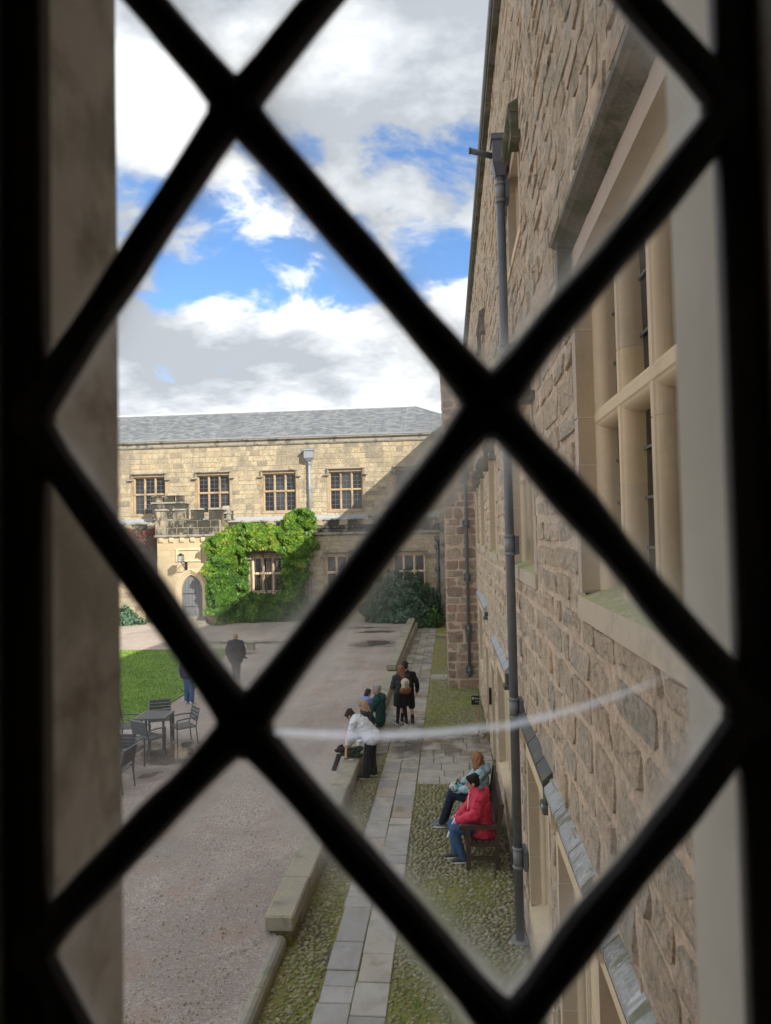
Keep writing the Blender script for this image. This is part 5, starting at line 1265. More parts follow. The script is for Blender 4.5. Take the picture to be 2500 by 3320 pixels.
# ------------------------------------------------------------------ shop sign
m_signwood = flat('pale_timber', (.42, .29, .16), .7, nscale=9); m_white = flat('white_print', (.8, .8, .8), .6, var=.05); m_greyp = flat('grey_print', (.45, .45, .46), .6, var=.05)
sg = thing('shop_sign', 'small black direction sign on a pale timber post with cross foot', 'sign', (.66, 18.97, 0))
k = MB(); k.bbox(.635, .685, 18.945, 18.995, .04, .84, .004); k.build('post', m_signwood, sg)
k = MB(); k.box(.63, .69, 18.94, 19.0, .03, .20); k.build('post_shoe', m_black, sg)
for a in (.45, .45+pi/2):
    d = Vector((cos(a), sin(a), 0)); n_ = Vector((-d.y, d.x, 0)); k = MB(); z0 = .012 if a < 1 else .014; P = []
    for zq in (z0, z0+.05):
        for s_, t_ in ((-1, -1), (1, -1), (1, 1), (-1, 1)): p = Vector((.66, 18.97, zq))+d*.25*s_+n_*.028*t_; P.append(tuple(p))
    k.add(P, [(3, 2, 1, 0), (4, 5, 6, 7), (0, 1, 5, 4), (1, 2, 6, 5), (2, 3, 7, 6), (3, 0, 4, 7)]); k.build('foot', m_signwood, sg)
brd = MB(); brd.bbox(.485, .69, 18.915, 18.940, .80, 1.03, .004); brd = brd.build('board', m_black, sg)
def text(s_, x, z, size, mat):
    cu = bpy.data.curves.new('t', 'FONT'); cu.body = s_; cu.size = size; cu.extrude = .0012; o_ = bpy.data.objects.new('t', cu); col.objects.link(o_)
    bpy.context.view_layer.update(); me = bpy.data.meshes.new_from_object(o_.evaluated_get(bpy.context.evaluated_depsgraph_get())); bpy.data.objects.remove(o_)
    me.materials.clear(); me.materials.append(mat); r = bpy.data.objects.new('lettering', me); col.objects.link(r); r.parent = brd
    r.location = Vector((x, 18.9125, z))-ORG[sg]; r.rotation_euler = (pi/2, 0, 0); return r
text('Siop', .578, .945, .062, m_white); text('Shop', .578, .862, .062, m_greyp)
k = MB(); x0, z0 = .505, .942
for a in ((x0, x0+.05, z0, z0+.008), (x0, x0+.05, z0+.042, z0+.05), (x0, x0+.008, z0+.009, z0+.041), (x0+.042, x0+.05, z0+.009, z0+.041), (x0+.018, x0+.032, z0+.018, z0+.032)): k.box(a[0], a[1], 18.911, 18.914, a[2], a[3])
k.build('emblem', m_white, brd)

# ------------------------------------------------------------------ people
def remesh(b, name, mat, parent, vox=.012, smooth=4, tone=.5, fold=0.):
    me = bpy.data.meshes.new(name); off = ORG[parent]
    me.from_pydata([(p[0]-off.x, p[1]-off.y, p[2]-off.z) for p in b.v], [], b.f)
    t = bpy.data.objects.new('tmp', me); col.objects.link(t)
    r = t.modifiers.new('r', 'REMESH'); r.mode = 'VOXEL'; r.voxel_size = vox; r.use_smooth_shade = True
    s_ = t.modifiers.new('s', 'SMOOTH'); s_.factor = .5; s_.iterations = smooth
    dg = bpy.context.evaluated_depsgraph_get(); dg.update(); m2 = bpy.data.meshes.new_from_object(t.evaluated_get(dg)); bpy.data.objects.remove(t); bpy.data.meshes.remove(me)
    if fold:
        nn = [v.normal.copy() for v in m2.vertices]
        for v, n_ in zip(m2.vertices, nn):
            c = v.co; a = mnoise.noise(Vector((c.x*9+3*c.z, c.y*9-2*c.z, c.z*13+name.__len__()))); b2 = mnoise.noise(Vector((c.x*21, c.y*21, c.z*26)))
            v.co = c+n_*(fold*((1-2*abs(a))*.9+b2*.5))
    m2.name = name; m2.materials.clear(); m2.materials.append(mat); m2.polygons.foreach_set('use_smooth', [True]*len(m2.polygons))
    o = bpy.data.objects.new(name, m2); col.objects.link(o); o.parent = parent; return o
def cloth(name, c, rough=.85, spec=.2, wr=.5, var=.16):
    M = Mat(name); n = M.noise(9, 4, .6, M.objco()); M.set('Base Color', M.mix(M.noise(16, 3, .5, M.objco()), tuple(x*(1-var) for x in c), tuple(min(1, x*(1+var)) for x in c))); M.set('Roughness', rough); M.set('Specular IOR Level', spec)
    n2 = M.noise(5.5, 3, .55, M.vec((1, 1, .55), M.objco()), 1.2); M.set('Normal', M.bump(M.math('ADD', n2, M.math('MULTIPLY', n, .25)), wr, .05)); return M.m
m_skin = flat('skin', (.52, .31, .23), .5, var=.08, nscale=18); m_skin2 = flat('skin_tan', (.40, .235, .165), .5, var=.08, nscale=18)
def hairmat(name, c):
    M = Mat(name); n = M.noise(60, 3, .6, M.vec((1, 1, .12), M.objco())); M.set('Base Color', M.mix(n, tuple(x*.35 for x in c), tuple(min(1, x*1.5) for x in c))); M.set('Roughness', .6); M.set('Specular IOR Level', .2); M.set('Normal', M.bump(n, 1., .02)); return M.m
m_eye = flat('dark_eye', (.02, .015, .012), .3); m_lip = flat('lip', (.36, .14, .12), .5)

def V3(*a): return Vector(a)
class Person:
    """joints in metres in a local frame: x forward, y to the person's left, z up; then turned by rz and set at loc"""
    def __init__(s, label, loc, face_deg, group=None, scale=1.0):
        s.t = thing('person', label, 'person', loc, 0, group); s.M = Matrix.Translation(Vector(loc)) @ Matrix.Rotation(radians(face_deg), 4, 'Z') @ Matrix.Scale(scale, 4); s.sc = scale; s.R = s.M.to_3x3()
    def w(s, p): return s.M @ Vector(p)
    def mb(s): return MB(lambda *p: tuple(s.M @ Vector(p)))
    def head(s, b, c, yaw=0, pitch=0):
        """adds a head at centre c; returns its matrix"""
        H = Matrix.Translation(Vector(c)) @ Matrix.Rotation(radians(yaw), 4, 'Z') @ Matrix.Rotation(radians(pitch), 4, 'Y')
        q = MB(lambda *p: tuple(s.M @ H @ Vector(p)))
        q.ell((-.008, 0, .025), (.098, .077, .098), 14, 10); q.ell((.022, 0, -.045), (.068, .058, .078), 12, 8); q.ell((.058, 0, -.098), (.026, .028, .022), 8, 6)
        q.cap((.088, 0, .012), (.112, 0, -.028), .011, .017, 8); q.ell((.080, 0, .030), (.020, .052, .012), 8, 6)
        for sy in (-1, 1): q.ell((-.005, sy*.081, -.008), (.020, .011, .034), 8, 6); q.ell((.058, sy*.038, -.025), (.025, .022, .022), 8, 6)
        q.ell((.082, 0, -.064), (.014, .026, .010), 8, 6)
        b.v += q.v; n0 = len(b.v)-len(q.v); b.f += [tuple(i+n0 for i in f) for f in q.f]; b.t += q.t
        s.H = H; return H
    def face(s):
        for sy in (-1, 1):
            k = MB(lambda *p: tuple(s.M @ s.H @ Vector(p))); k.ell((.090, sy*.034, .008), (.008, .014, .008), 8, 6); k.build('eye', m_eye, s.t, smooth=True)
            k = MB(lambda *p: tuple(s.M @ s.H @ Vector(p))); k.cap((.092, sy*.018, .032), (.084, sy*.054, .030), .006, .004, 6); k.build('eyebrow', m_eye, s.t, smooth=True)
        k = MB(lambda *p: tuple(s.M @ s.H @ Vector(p))); k.ell((.092, 0, -.066), (.008, .024, .008), 8, 6); k.build('mouth', m_lip, s.t, smooth=True)
    def hand(s, b, wr, dirv, palm, curl=.6, side=1):
        """wr wrist, dirv pointing direction, palm normal; thumb to the side"""
        d = Vector(dirv).normalized(); n = Vector(palm); n = (n-d*n.dot(d)).normalized(); u = d.cross(n)*side
        wr = Vector(wr); k = wr+d*.085
        b.cap(wr, wr+d*.03, .026, .030, 8)
        for i in range(4): off = u*(.030-.020*i); b.cap(wr+d*.02+off*.8, k+off, .015, .012, 6)
        for i, (L_) in enumerate((.075, .082, .076, .060)):
            off = u*(.030-.020*i); p0 = k+off; a = curl*.5; p1 = p0+(d*cos(a)+n*sin(a))*L_*.5; a2 = curl*1.5; p2 = p1+(d*cos(a2)+n*sin(a2))*L_*.5
            b.cap(p0, p1, .0105, .0095, 6); b.cap(p1, p2, .0095, .008, 6)
        t0 = wr+d*.025+u*.030; t1 = t0+(d*.7+u*.6+n*.3).normalized()*.04; t2 = t1+(d*.9+n*.5).normalized()*.032; b.cap(t0, t1, .014, .012, 6); b.cap(t1, t2, .012, .009, 6)
    def limb(s, b, P, R_):
        for i in range(len(P)-1): b.cap(P[i], P[i+1], R_[i], R_[i+1], 10)
    def shoe(s, an, d, mat, sole=None, L_=.25):
        an = Vector(an); d = Vector(d); d.z = 0; d.normalize(); zz0 = an.z-.075
        u = Vector((-d.y, d.x, 0)); k = s.mb()
        def P(f, z, dx=0): q = an+d*f+u*dx; return (q.x, q.y, zz0+z)
        k.cap(P(-.045, .048), P(.06, .046), .042, .044, 10); k.cap(P(.06, .042), P(.155, .032), .044, .036, 10); k.cap(P(0, .05), P(-.012, .105), .042, .042, 10); k.ell(P(.15, .03), (.05, .045, .028), 10, 6)
        o = remesh(k, 'shoe', mat, s.t, .011, 2)
        k = s.mb(); pts = []
        for i in range(16):
            a = 2*pi*i/16; r = (.135*cos(a)+.055, .050*sin(a)*(1.0 if cos(a) > 0 else .82)); q = an+d*r[0]+u*r[1]; pts.append((q.x, q.y))
        k.prism([(p[0], p[1]) for p in pts], 2, zz0, zz0+.024); k.build('sole', sole or m_white, o, local=False)
    def hair_short(s, mat, vox=.009):
        k = MB(lambda *p: tuple(s.M @ s.H @ Vector(p))); k.ell((-.018, 0, .040), (.104, .088, .100), 14, 10); k.ell((-.055, 0, -.01), (.062, .080, .085), 12, 8); k.ell((.045, 0, .088), (.055, .066, .035), 10, 6)
        rr = random.Random(3)
        for i in range(26):
            a = rr.uniform(0, 6.28); e = rr.uniform(.1, 1.3); d = Vector((cos(a)*cos(e)-.2, sin(a)*cos(e), sin(e))); p = Vector((-.02+.095*d.x, .078*d.y, .045+.090*d.z)); k.cap(p, p+Vector((d.x*.02, d.y*.02, d.z*.012)), .014, .006, 6)
        return remesh(k, 'hair', mat, s.t, vox*s.sc, 2)
    def hair_long(s, mat, length=.25, spread=.09, back=.08, vox=.010, seed=2, front=True, sr=1.):
        k = MB(lambda *p: tuple(s.M @ s.H @ Vector(p))); k.ell((-.018, 0, .038), (.108, .092, .104), 14, 10); k.ell((-.06, 0, -.02), (.06, .085, .09), 12, 8)
        if front: k.ell((.040, 0, .088), (.058, .070, .036), 10, 6)
        rr = random.Random(seed)
        for i in range(30):
            a = pi*.42+rr.random()*pi*1.16; p = Vector((.088*cos(a)-.018, .084*sin(a), rr.uniform(-.02, .05))); L_ = length*rr.uniform(.8, 1.06); P = [p]
            for j in range(1, 5): f = j/4; P.append(Vector((p.x-back*f*f*.6+rr.gauss(0, .008), p.y*(1+spread*2.5*f-.25*f)+rr.gauss(0, .010), p.z-L_*f)))
            s.limb(k, P, [q*sr for q in (.022, .024, .023, .019, .009)])
        return remesh(k, 'hair', mat, s.t, vox*s.sc, 2)

def build_person(p, J, wear, skin=m_skin, vox=.011, handcurl=(.7, .7), fem=True):
    """J: joints; wear: list of (name, material, parts)"""
    b = p.mb(); g = lambda k: Vector(J[k])
    p.head(b, J['head'], J.get('hyaw', 0), J.get('hpitch', 0))
    b.cap(g('neck')-Vector((0, 0, .02)), g('head')+Vector((-.02, 0, -.06)), .058, .054, 10)
    b.cap(g('chest'), g('neck'), .10, .062, 12); b.cap(g('waist'), g('chest'), .108, .125, 12); b.cap(g('pelvis'), g('waist'), .125, .105, 12)
    for sd in 'LR':
        sgn = 1 if sd == 'L' else -1
        b.cap(g('chest')+Vector((0, 0, .06)), g('sh'+sd), .075, .055, 10); p.limb(b, [g('sh'+sd), g('el'+sd), g('wr'+sd)], [.052, .040, .027])
        b.cap(g('pelvis'), g('hip'+sd), .12, .095, 10); p.limb(b, [g('hip'+sd), g('kn'+sd), g('an'+sd)], [.088, .056, .038]); d = Vector(J.get('toe'+sd, (1, 0, 0))); b.cap(g('an'+sd)-Vector((0, 0, .02)), g('an'+sd)+d*.13-Vector((0, 0, .045)), .038, .03, 8)
        hd = J.get('hd'+sd) or (g('wr'+sd)-g('el'+sd)); p.hand(b, g('wr'+sd), hd, J.get('hp'+sd, (0, -sgn, 0)), handcurl[0 if sd == 'L' else 1], sgn)
    remesh(b, 'body', skin, p.t, vox*p.sc, 2)
    for (nm, mat, parts, v_) in wear:
        k = p.mb()
        for q in parts(g, J, k): pass
        remesh(k, nm, mat, p.t, v_*p.sc, 5, fold={'jacket': .017, 'hooded_top': .016, 'loose_top': .020, 'top': .007, 'trousers': .007, 'cape': .014, 'skirt': .006}.get(nm, 0))
def jacket(ext=.022, long=0.0, sleeves=True, hood=False, arm=(.066, .058, .046), open_=False, flare=.0):
    def f(g, J, k):
        e = ext; up = (g('neck')-g('pelvis')).normalized(); side = (g('shL')-g('shR')).normalized()
        for s_ in (-1, 1):
            o = side*.065*s_
            k.cap(g('waist')+o, g('chest')+o, .102+e, .108+e, 12); k.cap(g('pelvis')+o-up*long, g('waist')+o, .108+e+flare, .100+e, 12)
        k.cap(g('chest')+up*.04, g('neck')-up*.015, .10+e, .062+e, 12)
        for sd in 'LR':
            k.cap(g('chest')+up*.09, g('sh'+sd), .075+e, .056+e, 10)
            if sleeves:
                P = [g('sh'+sd), g('el'+sd), g('wr'+sd)]; k.cap(P[0], P[1], arm[0], arm[1], 10); k.cap(P[1], P[2], arm[1], arm[2], 10)
                m_ = P[0].lerp(P[1], .55); k.ell(m_, (.066, .066, .05), 8, 6)
        if hood:
            n = g('neck'); bk = (g('neck')-g('head')); fw = Vector((1, 0, 0))
            for s_ in (-1, 1): k.cap(n-fw*.10+up*.02, n+side*.10*s_+up*.02-fw*.01, .060, .052, 8); k.cap(n+side*.10*s_+up*.02, n+side*.055*s_+fw*.08-up*.03, .046, .034, 8)
            k.ell(n-fw*.125-up*.035, (.075, .125, .10), 12, 8)
        yield
    return f
def trousers(r=(.105, .078, .058), end=None, seat=True):
    def f(g, J, k):
        for sd in 'LR':
            if seat: k.cap(g('pelvis'), g('hip'+sd), .130, r[0]+.006, 12)
            k.cap(g('hip'+sd), g('kn'+sd), r[0], r[1], 12)
            a = g('an'+sd) if end is None else g('kn'+sd).lerp(g('an'+sd), end); k.cap(g('kn'+sd), a, r[1], r[2], 12)
        if seat: k.cap(g('pelvis'), g('waist'), .130, .114, 12)
        yield
    return f
def tights(g, J, k):
    for sd in 'LR': k.cap(g('hip'+sd), g('kn'+sd), .092, .060, 10); k.cap(g('kn'+sd), g('kn'+sd).lerp(g('an'+sd), .35), .060, .056, 10); k.cap(g('kn'+sd).lerp(g('an'+sd), .35), g('an'+sd), .056, .042, 10)
    yield
def skirt(hem=.45, rt=.15, rb=.21):
    def f(g, J, k):
        p = g('pelvis'); w_ = g('waist'); c = (g('knL')+g('knR'))/2; b_ = Vector((c.x*.5+p.x*.5, p.y, hem))
        for s_ in (-1, 1): o = Vector((0, .06*s_, 0)); k.cap(w_+o*.6, p+o, .115, .14, 14); k.tube([p+o+Vector((0, 0, .05)), p.lerp(b_, .5)+o*1.1, b_+o*1.3], [.14, rt, rb*.78], 14)
        yield
    return f
def standing(h=1.0, arms=None, lean=0.0, step=.0, headyaw=0, headpitch=0):
    J = dict(head=(.02+lean*.3, 0, 1.50), neck=(-.005+lean*.25, 0, 1.365), chest=(-.01+lean*.18, 0, 1.18), waist=(lean*.06, 0, 1.0), pelvis=(0, 0, .88), shL=(-.01+lean*.22, .175, 1.30), shR=(-.01+lean*.22, -.175, 1.30),
             elL=(-.03, .24, 1.03), elR=(-.03, -.24, 1.03), wrL=(.05, .25, .80), wrR=(.05, -.25, .80), hipL=(0, .085, .83), hipR=(0, -.085, .83), knL=(.02+step*.5, .09, .45), knR=(.02-step*.4, -.09, .45), anL=(step, .095, .085), anR=(-step, -.095, .085), hyaw=headyaw, hpitch=headpitch)
    if arms: J.update(arms)
    return J
def sitting(h=.45, knee=.46, headyaw=0, headpitch=0, arms=None, lean=0., foot=.02, legs=None, sp=.11):
    """seated, hips above the origin; h = height of the seat above the ground"""
    z = h+.095
    J = dict(head=(.05+lean, 0, z+.68), neck=(.0+lean*.85, 0, z+.545), chest=(-.03+lean*.55, 0, z+.36), waist=(-.03+lean*.2, 0, z+.15), pelvis=(-.02, 0, z+.02), shL=(-.01+lean*.75, .175, z+.475), shR=(-.01+lean*.75, -.175, z+.475),
             elL=(.06+lean*.6, .23, z+.22), elR=(.06+lean*.6, -.23, z+.22), wrL=(.28, .12, z+.12), wrR=(.28, -.12, z+.12), hipL=(.0, .09, z-.005), hipR=(.0, -.09, z-.005), knL=(knee, sp, z+.0), knR=(knee, -sp, z+.0), anL=(knee+foot, sp, .085), anR=(knee+foot, -sp, .085), hyaw=headyaw, hpitch=headpitch)
    if arms: J.update(arms)
    if legs: J.update(legs)
    return J
jeans = cloth('blue_denim', (.055, .115, .24)); navy = cloth('navy_cloth', (.022, .030, .060)); black = cloth('black_cloth', (.016, .016, .019)); charcoal = cloth('charcoal_cloth', (.046, .048, .054))
red = cloth('red_waterproof', (.62, .035, .085), .55, .35, .7); paleblue = cloth('pale_blue_fleece', (.36, .52, .58)); whitec = cloth('white_cloth', (.66, .70, .76)); green = cloth('dark_green_cloth', (.018, .062, .060)); lilac = cloth('lilac_blue_cloth', (.20, .25, .60)); greyin = cloth('grey_lining', (.16, .15, .165))
tight = cloth('sheer_black_tights', (.030, .024, .024)); grim = flat('grey_trainer', (.16, .19, .21), .7); blackshoe = flat('black_shoe', (.02, .02, .022), .5); whiteshoe = flat('white_shoe', (.6, .6, .58), .6); mint = cloth('mint_white_cloth', (.62, .75, .66))
h_black = hairmat('black_hair', (.018, .014, .014)); h_bob = hairmat('light_brown_hair', (.36, .185, .095)); h_red = hairmat('auburn_hair', (.27, .115, .065)); h_fair = hairmat('fair_brown_hair', (.46, .31, .19)); h_grey = hairmat('grey_hair', (.34, .33, .32)); h_dark = hairmat('dark_brown_hair', (.035, .024, .020))

# 1 woman in red, near end of the bench, facing away from the wall
p = Person('person in a red hooded jacket and jeans sitting at the near end of the bench', (.40, 11.78, 0), 186)
J = sitting(.45, .44, headyaw=-4, headpitch=10, lean=.06, foot=-.06, arms=dict(elL=(.12, .25, .80), elR=(.12, -.25, .80), wrL=(.36, .07, .66), wrR=(.36, -.07, .65), hpL=(0, -.3, -1), hpR=(0, .3, -1)), legs=dict(anL=(.30, .10, .09), anR=(.40, -.08, .09)))
build_person(p, J, [('trousers', jeans, trousers(), .013), ('jacket', red, jacket(.038, .10, hood=False, arm=(.082, .075, .055), flare=.03), .013), ('hood', red, lambda g, J, k: hoodf(g, k), .012)] if False else [('trousers', jeans, trousers(), .013), ('jacket', red, jacket(.058, .12, hood=True, arm=(.094, .086, .062), flare=.035), .012)], m_skin, .009)
p.face(); p.hair_short(h_black)
k = p.mb(); k.tube([(.155, .0, 1.10), (.185, .0, .98), (.20, .0, .82)], .009, 6); k.build('zip', m_white, p.t)
k = p.mb(); k.cap((-.015, -.075, 1.165), (-.02, .075, 1.165), .050, .050, 8); k.cap((.03, .09, 1.15), (-.02, .07, 1.165), .035, .045, 8); k.cap((.03, -.09, 1.15), (-.02, -.07, 1.165), .035, .045, 8); remesh(k, 'hood_lining', greyin, p.t, .011, 3)
for sd in 'LR': p.shoe(J['an'+sd], (1, 0, 0), blackshoe, m_white)
k = MB(); k.tube([(.02, 11.80, .70), (-.13, 11.66, .40)], .020, 8); um = k.build('folded_umbrella', whitec); meta(um, 'slim white folded umbrella held across the lap of the person in red', 'umbrella')
bgm = cloth('grey_bag_cloth', (.33, .34, .33)); b = MB(); b.ell((.0, 11.90, .52), (.10, .09, .13), 10, 8); b.ell((-.03, 11.95, .40), (.07, .07, .13), 10, 8); b.cap((.03, 11.86, .66), (-.02, 11.93, .58), .05, .05, 8)
sh_ = thing('shoulder_bag', 'pale grey soft bag hanging at the knees of the person in red', 'bag', (0, 11.9, .3)); remesh(b, 'bag_body', bgm, sh_, .013, 3)
k = MB(); k.tube([(.0, 11.86, .62), (.05, 11.80, .70), (.09, 11.84, .66)], .010, 6); k.build('strap', black, sh_)

# 2 woman in pale blue, far end, looking away
p = Person('person with a brown bob in pale blue at the bench far end', (.42, 12.98, 0), 180)
J = sitting(.45, .46, headyaw=-42, headpitch=0, lean=-.03, arms=dict(elL=(.10, .25, .80), elR=(.14, -.24, .80), wrL=(.38, .10, .72), wrR=(.38, -.10, .72), hpL=(0, -.3, -1), hpR=(0, .3, -1)), legs=dict(knR=(.46, -.13, .60), anR=(.60, -.22, .09), knL=(.47, .06, .64), anL=(.66, -.02, .10)))
build_person(p, J, [('trousers', navy, trousers((.108, .080, .058)), .013), ('hooded_top', paleblue, jacket(.032, .06, hood=True, arm=(.076, .068, .052), flare=.02), .012)], m_skin, .010)
p.face(); p.hair_long(h_bob, .19, .16, .03, seed=4, sr=1.35)
for sd in 'LR': p.shoe(J['an'+sd], (1, -.1, 0), grim, m_white)
hb = thing('hand_bag', 'patterned turquoise and white bag on the lap of the person in pale blue', 'bag', (.08, 12.98, .70)); hm = Mat('patterned_cloth'); q = hm.noise(9, 2, .5, hm.vec((1, 1, 2.2))); hm.set('Base Color', hm.ramp(q, [(.38, (.03, .04, .05)), (.45, (.10, .42, .55)), (.52, (.62, .66, .68)), (.57, (.45, .36, .10)), (.62, (.05, .10, .12))])); hm.set('Roughness', .7)
b = MB(); b.ell((.03, 12.93, .76), (.13, .14, .085), 12, 8); b.ell((.06, 13.05, .75), (.11, .10, .075), 12, 8); remesh(b, 'bag_body', hm.m, hb, .012, 3)
k = MB(); k.tube([(.02, 12.85, .83), (.06, 12.92, .90), (.08, 13.02, .83)], .010, 6); k.build('handle', black, hb)

# 3 person in white bending over the low wall
p = Person('person in a loose white top and black trousers bending over the low wall', (-1.80, 15.66, 0), 168)
J = standing(arms=dict(head=(.44, -.02, 1.30), neck=(.33, 0, 1.245), chest=(.19, 0, 1.14), waist=(.05, 0, 1.0), pelvis=(-.03, 0, .88), shL=(.29, .17, 1.20), shR=(.29, -.17, 1.20), elL=(.36, .22, .93), elR=(.35, -.20, .92), wrL=(.46, .12, .73), wrR=(.46, -.08, .70), hipL=(-.03, .085, .83), hipR=(-.03, -.085, .83), knL=(.02, .11, .45), knR=(.0, -.10, .45), anL=(.05, .13, .085), anR=(-.04, -.12, .085)), headpitch=52)
build_person(p, J, [('trousers', black, trousers((.108, .088, .076)), .013), ('loose_top', whitec, jacket(.045, .0, arm=(.088, .082, .050), flare=.03), .013)], m_skin2, .011)
p.face(); p.hair_short(h_dark)
for sd in 'LR': p.shoe(J['an'+sd], (1, .15, 0), blackshoe, m_white)
k = p.mb(); k.tube([(.30, -.15, 1.30), (.20, .0, 1.32), (.05, .15, 1.10), (-.06, .20, .88)], .008, 6); k.build('strap', black, p.t)

# 4 woman with long fair hair sitting on the wall, facing the gravel
p = Person('person with long fair hair and dark jacket sitting on the low wall', (-2.05, 17.30, 0), 160)
J = sitting(.385, .42, headyaw=14, headpitch=6, lean=.03, arms=dict(wrL=(.30, .10, .62), wrR=(.30, -.08, .62)), legs=dict(anL=(.10, .14, .085), knL=(.36, .16, .47), anR=(.42, -.1, .25)))
# the near leg hangs down on the path side
J['hipL'] = (.02, .09, .475); J['hipR'] = (.02, -.09, .475)
build_person(p, J, [('trousers', black, trousers((.105, .078, .060)), .014), ('jacket', charcoal, jacket(.034, .03, arm=(.078, .070, .054), flare=.02), .013)], m_skin, .012)
p.face(); p.hair_long(h_fair, .30, .10, .07, seed=7)
k = MB(lambda *q: tuple(p.M @ p.H @ Vector(q))); k.tube([(.0, .082, .012), (.09, .062, .008), (.108, .03, .004), (.108, -.03, .004), (.09, -.062, .008), (.0, -.082, .012)], .006, 6); k.build('glasses', m_black, p.t)
for sd in 'LR': p.shoe(J['an'+sd], (1, 0, 0), blackshoe, m_white)
k = p.mb(); k.ell((.24, .06, .56), (.12, .07, .09), 10, 8); remesh(k, 'scarf', cloth('teal_cloth', (.02, .30, .36)), p.t, .014, 3)

# 5 man with grey hair seated on the wall, 6 child standing close to him
p = Person('person with short grey hair in dark green sitting on the low wall', (-1.90, 18.55, 0), 172)
J = sitting(.385, .42, headyaw=10, headpitch=-4, lean=-.01, arms=dict(elL=(.20, .24, .72), elR=(.20, -.22, .72), wrL=(.40, .10, .74), wrR=(.40, -.10, .74)), legs=dict(anL=(.40, .14, .25), anR=(.40, -.14, .25)))
for kk in ('head', 'neck', 'chest', 'waist', 'shL', 'shR'): J[kk] = (J[kk][0], J[kk][1], J[kk][2]+(.10 if kk == 'head' else .08))
build_person(p, J, [('trousers', cloth('khaki_cloth', (.16, .12, .085)), trousers(), .014), ('hooded_top', green, jacket(.036, .03, hood=True, arm=(.080, .072, .054)), .013)], m_skin, .012)
p.face(); p.hair_short(h_grey)
for sd in 'LR': p.shoe(J['an'+sd], (1, 0, 0), blackshoe, m_white)
p = Person('small child in a lilac-blue top on the knees of the grey-haired person', (-2.20, 18.52, .385), 28, scale=.72)
J = sitting(.36, .30, headyaw=-20, headpitch=6, lean=.03, arms=dict(elL=(.16, .22, .78), elR=(.16, -.22, .78), wrL=(.30, .15, .84), wrR=(.30, -.12, .80)), legs=dict(knL=(.26, .16, .46), knR=(.20, -.26, .44), anL=(.24, .20, .12), anR=(.16, -.32, .12)))
build_person(p, J, [('trousers', mint, trousers((.10, .085, .065), end=.4), .016), ('top', lilac, jacket(.030, .02, arm=(.072, .064, .050)), .015), ('tights', tight, tights, .016)], m_skin2, .014)
p.face(); p.hair_long(h_dark, .16, .06, .03, seed=9)
for sd in 'LR': p.shoe(J['an'+sd], (1, 0, 0), whiteshoe, m_white)

# 7 girl with long auburn hair and a small rucksack; 8 companion in front of her
p = Person('person with long auburn hair, black skirt and small cream rucksack standing on the path', (-1.40, 20.02, 0), 108)
J = standing(headyaw=30, headpitch=2, arms=dict(elL=(.02, .25, 1.04), wrL=(.20, .17, 1.08), elR=(.02, -.24, 1.03), wrR=(.18, -.17, .95), anL=(.05, .11, .085), anR=(-.04, -.12, .085)))
build_person(p, J, [('tights', tight, tights, .013), ('skirt', black, skirt(.52, .155, .19), .014), ('jacket', charcoal, jacket(.022, .0, arm=(.070, .062, .050), flare=.015), .013)], m_skin, .012)
p.face(); p.hair_long(h_red, .36, .0, .12, seed=12, sr=.75)
for sd in 'LR': p.shoe(J['an'+sd], (1, 0, 0), blackshoe, m_white)
rk = thing('rucksack', 'small cream rucksack with tan leather base worn on the back', 'rucksack', tuple(p.w((-.20, -.06, 1.05)))); cream = cloth('cream_canvas', (.62, .56, .46)); tan = flat('tan_leather', (.22, .085, .035), .55)
k = p.mb(); k.ell((-.215, -.06, 1.19), (.075, .125, .12), 12, 8); k.cap((-.215, -.06, 1.02), (-.215, -.06, 1.18), .09, .10, 12); k.cap((-.215, -.11, 1.02), (-.215, -.01, 1.02), .085, .085, 10); remesh(k, 'bag_body', cream, rk, .012, 3)
k = p.mb(); k.cap((-.22, -.13, .965), (-.22, .01, .965), .088, .088, 10); k.cap((-.225, -.13, 1.0), (-.225, .01, 1.0), .09, .09, 10); remesh(k, 'leather_base', tan, rk, .012, 3)
for dy in (-.085, -.035): k = p.mb(); k.tube([(-.300, dy, 1.03), (-.318, dy, 1.12), (-.300, dy, 1.24)], .009, 6); k.build('zip', m_black, rk)
for dy in (-.13, .12): k = p.mb(); k.tube([(-.15, dy*.8, 1.26), (-.02, dy*1.05, 1.41), (.13, dy, 1.30), (.10, dy*1.2, 1.10), (-.12, dy, .98)], .014, 6); k.build('strap', m_black, rk)
p = Person('person in dark shorts with bare calves, standing beyond the auburn-haired one', (-1.26, 20.42, 0), 100)
J = standing(headyaw=25, headpitch=4, arms=dict(elR=(-.06, -.27, 1.06), wrR=(.0, -.28, .83), head=(.02, .06, 1.54)), lean=0, step=0)
J['anL'] = (.0, .16, .085); J['anR'] = (-.30, -.10, .085); J['knR'] = (-.14, -.10, .45); J['knL'] = (.02, .14, .45)
build_person(p, J, [('shorts', black, trousers((.115, .10, .10), end=.02), .014), ('jacket', black, jacket(.020, .02, hood=False, arm=(.070, .062, .050)), .013)], m_skin, .012)
p.face(); p.hair_short(h_dark)
for sd in 'LR': p.shoe(J['an'+sd], (1, 0, 0), blackshoe, blackshoe)
k = p.mb(); 
for sd in 'LR': k.cap(Vector(J['an'+sd])+Vector((0, 0, .02)), Vector(J['kn'+sd]).lerp(Vector(J['an'+sd]), .62), .047, .050, 8)
remesh(k, 'socks', black, p.t, .013, 2)

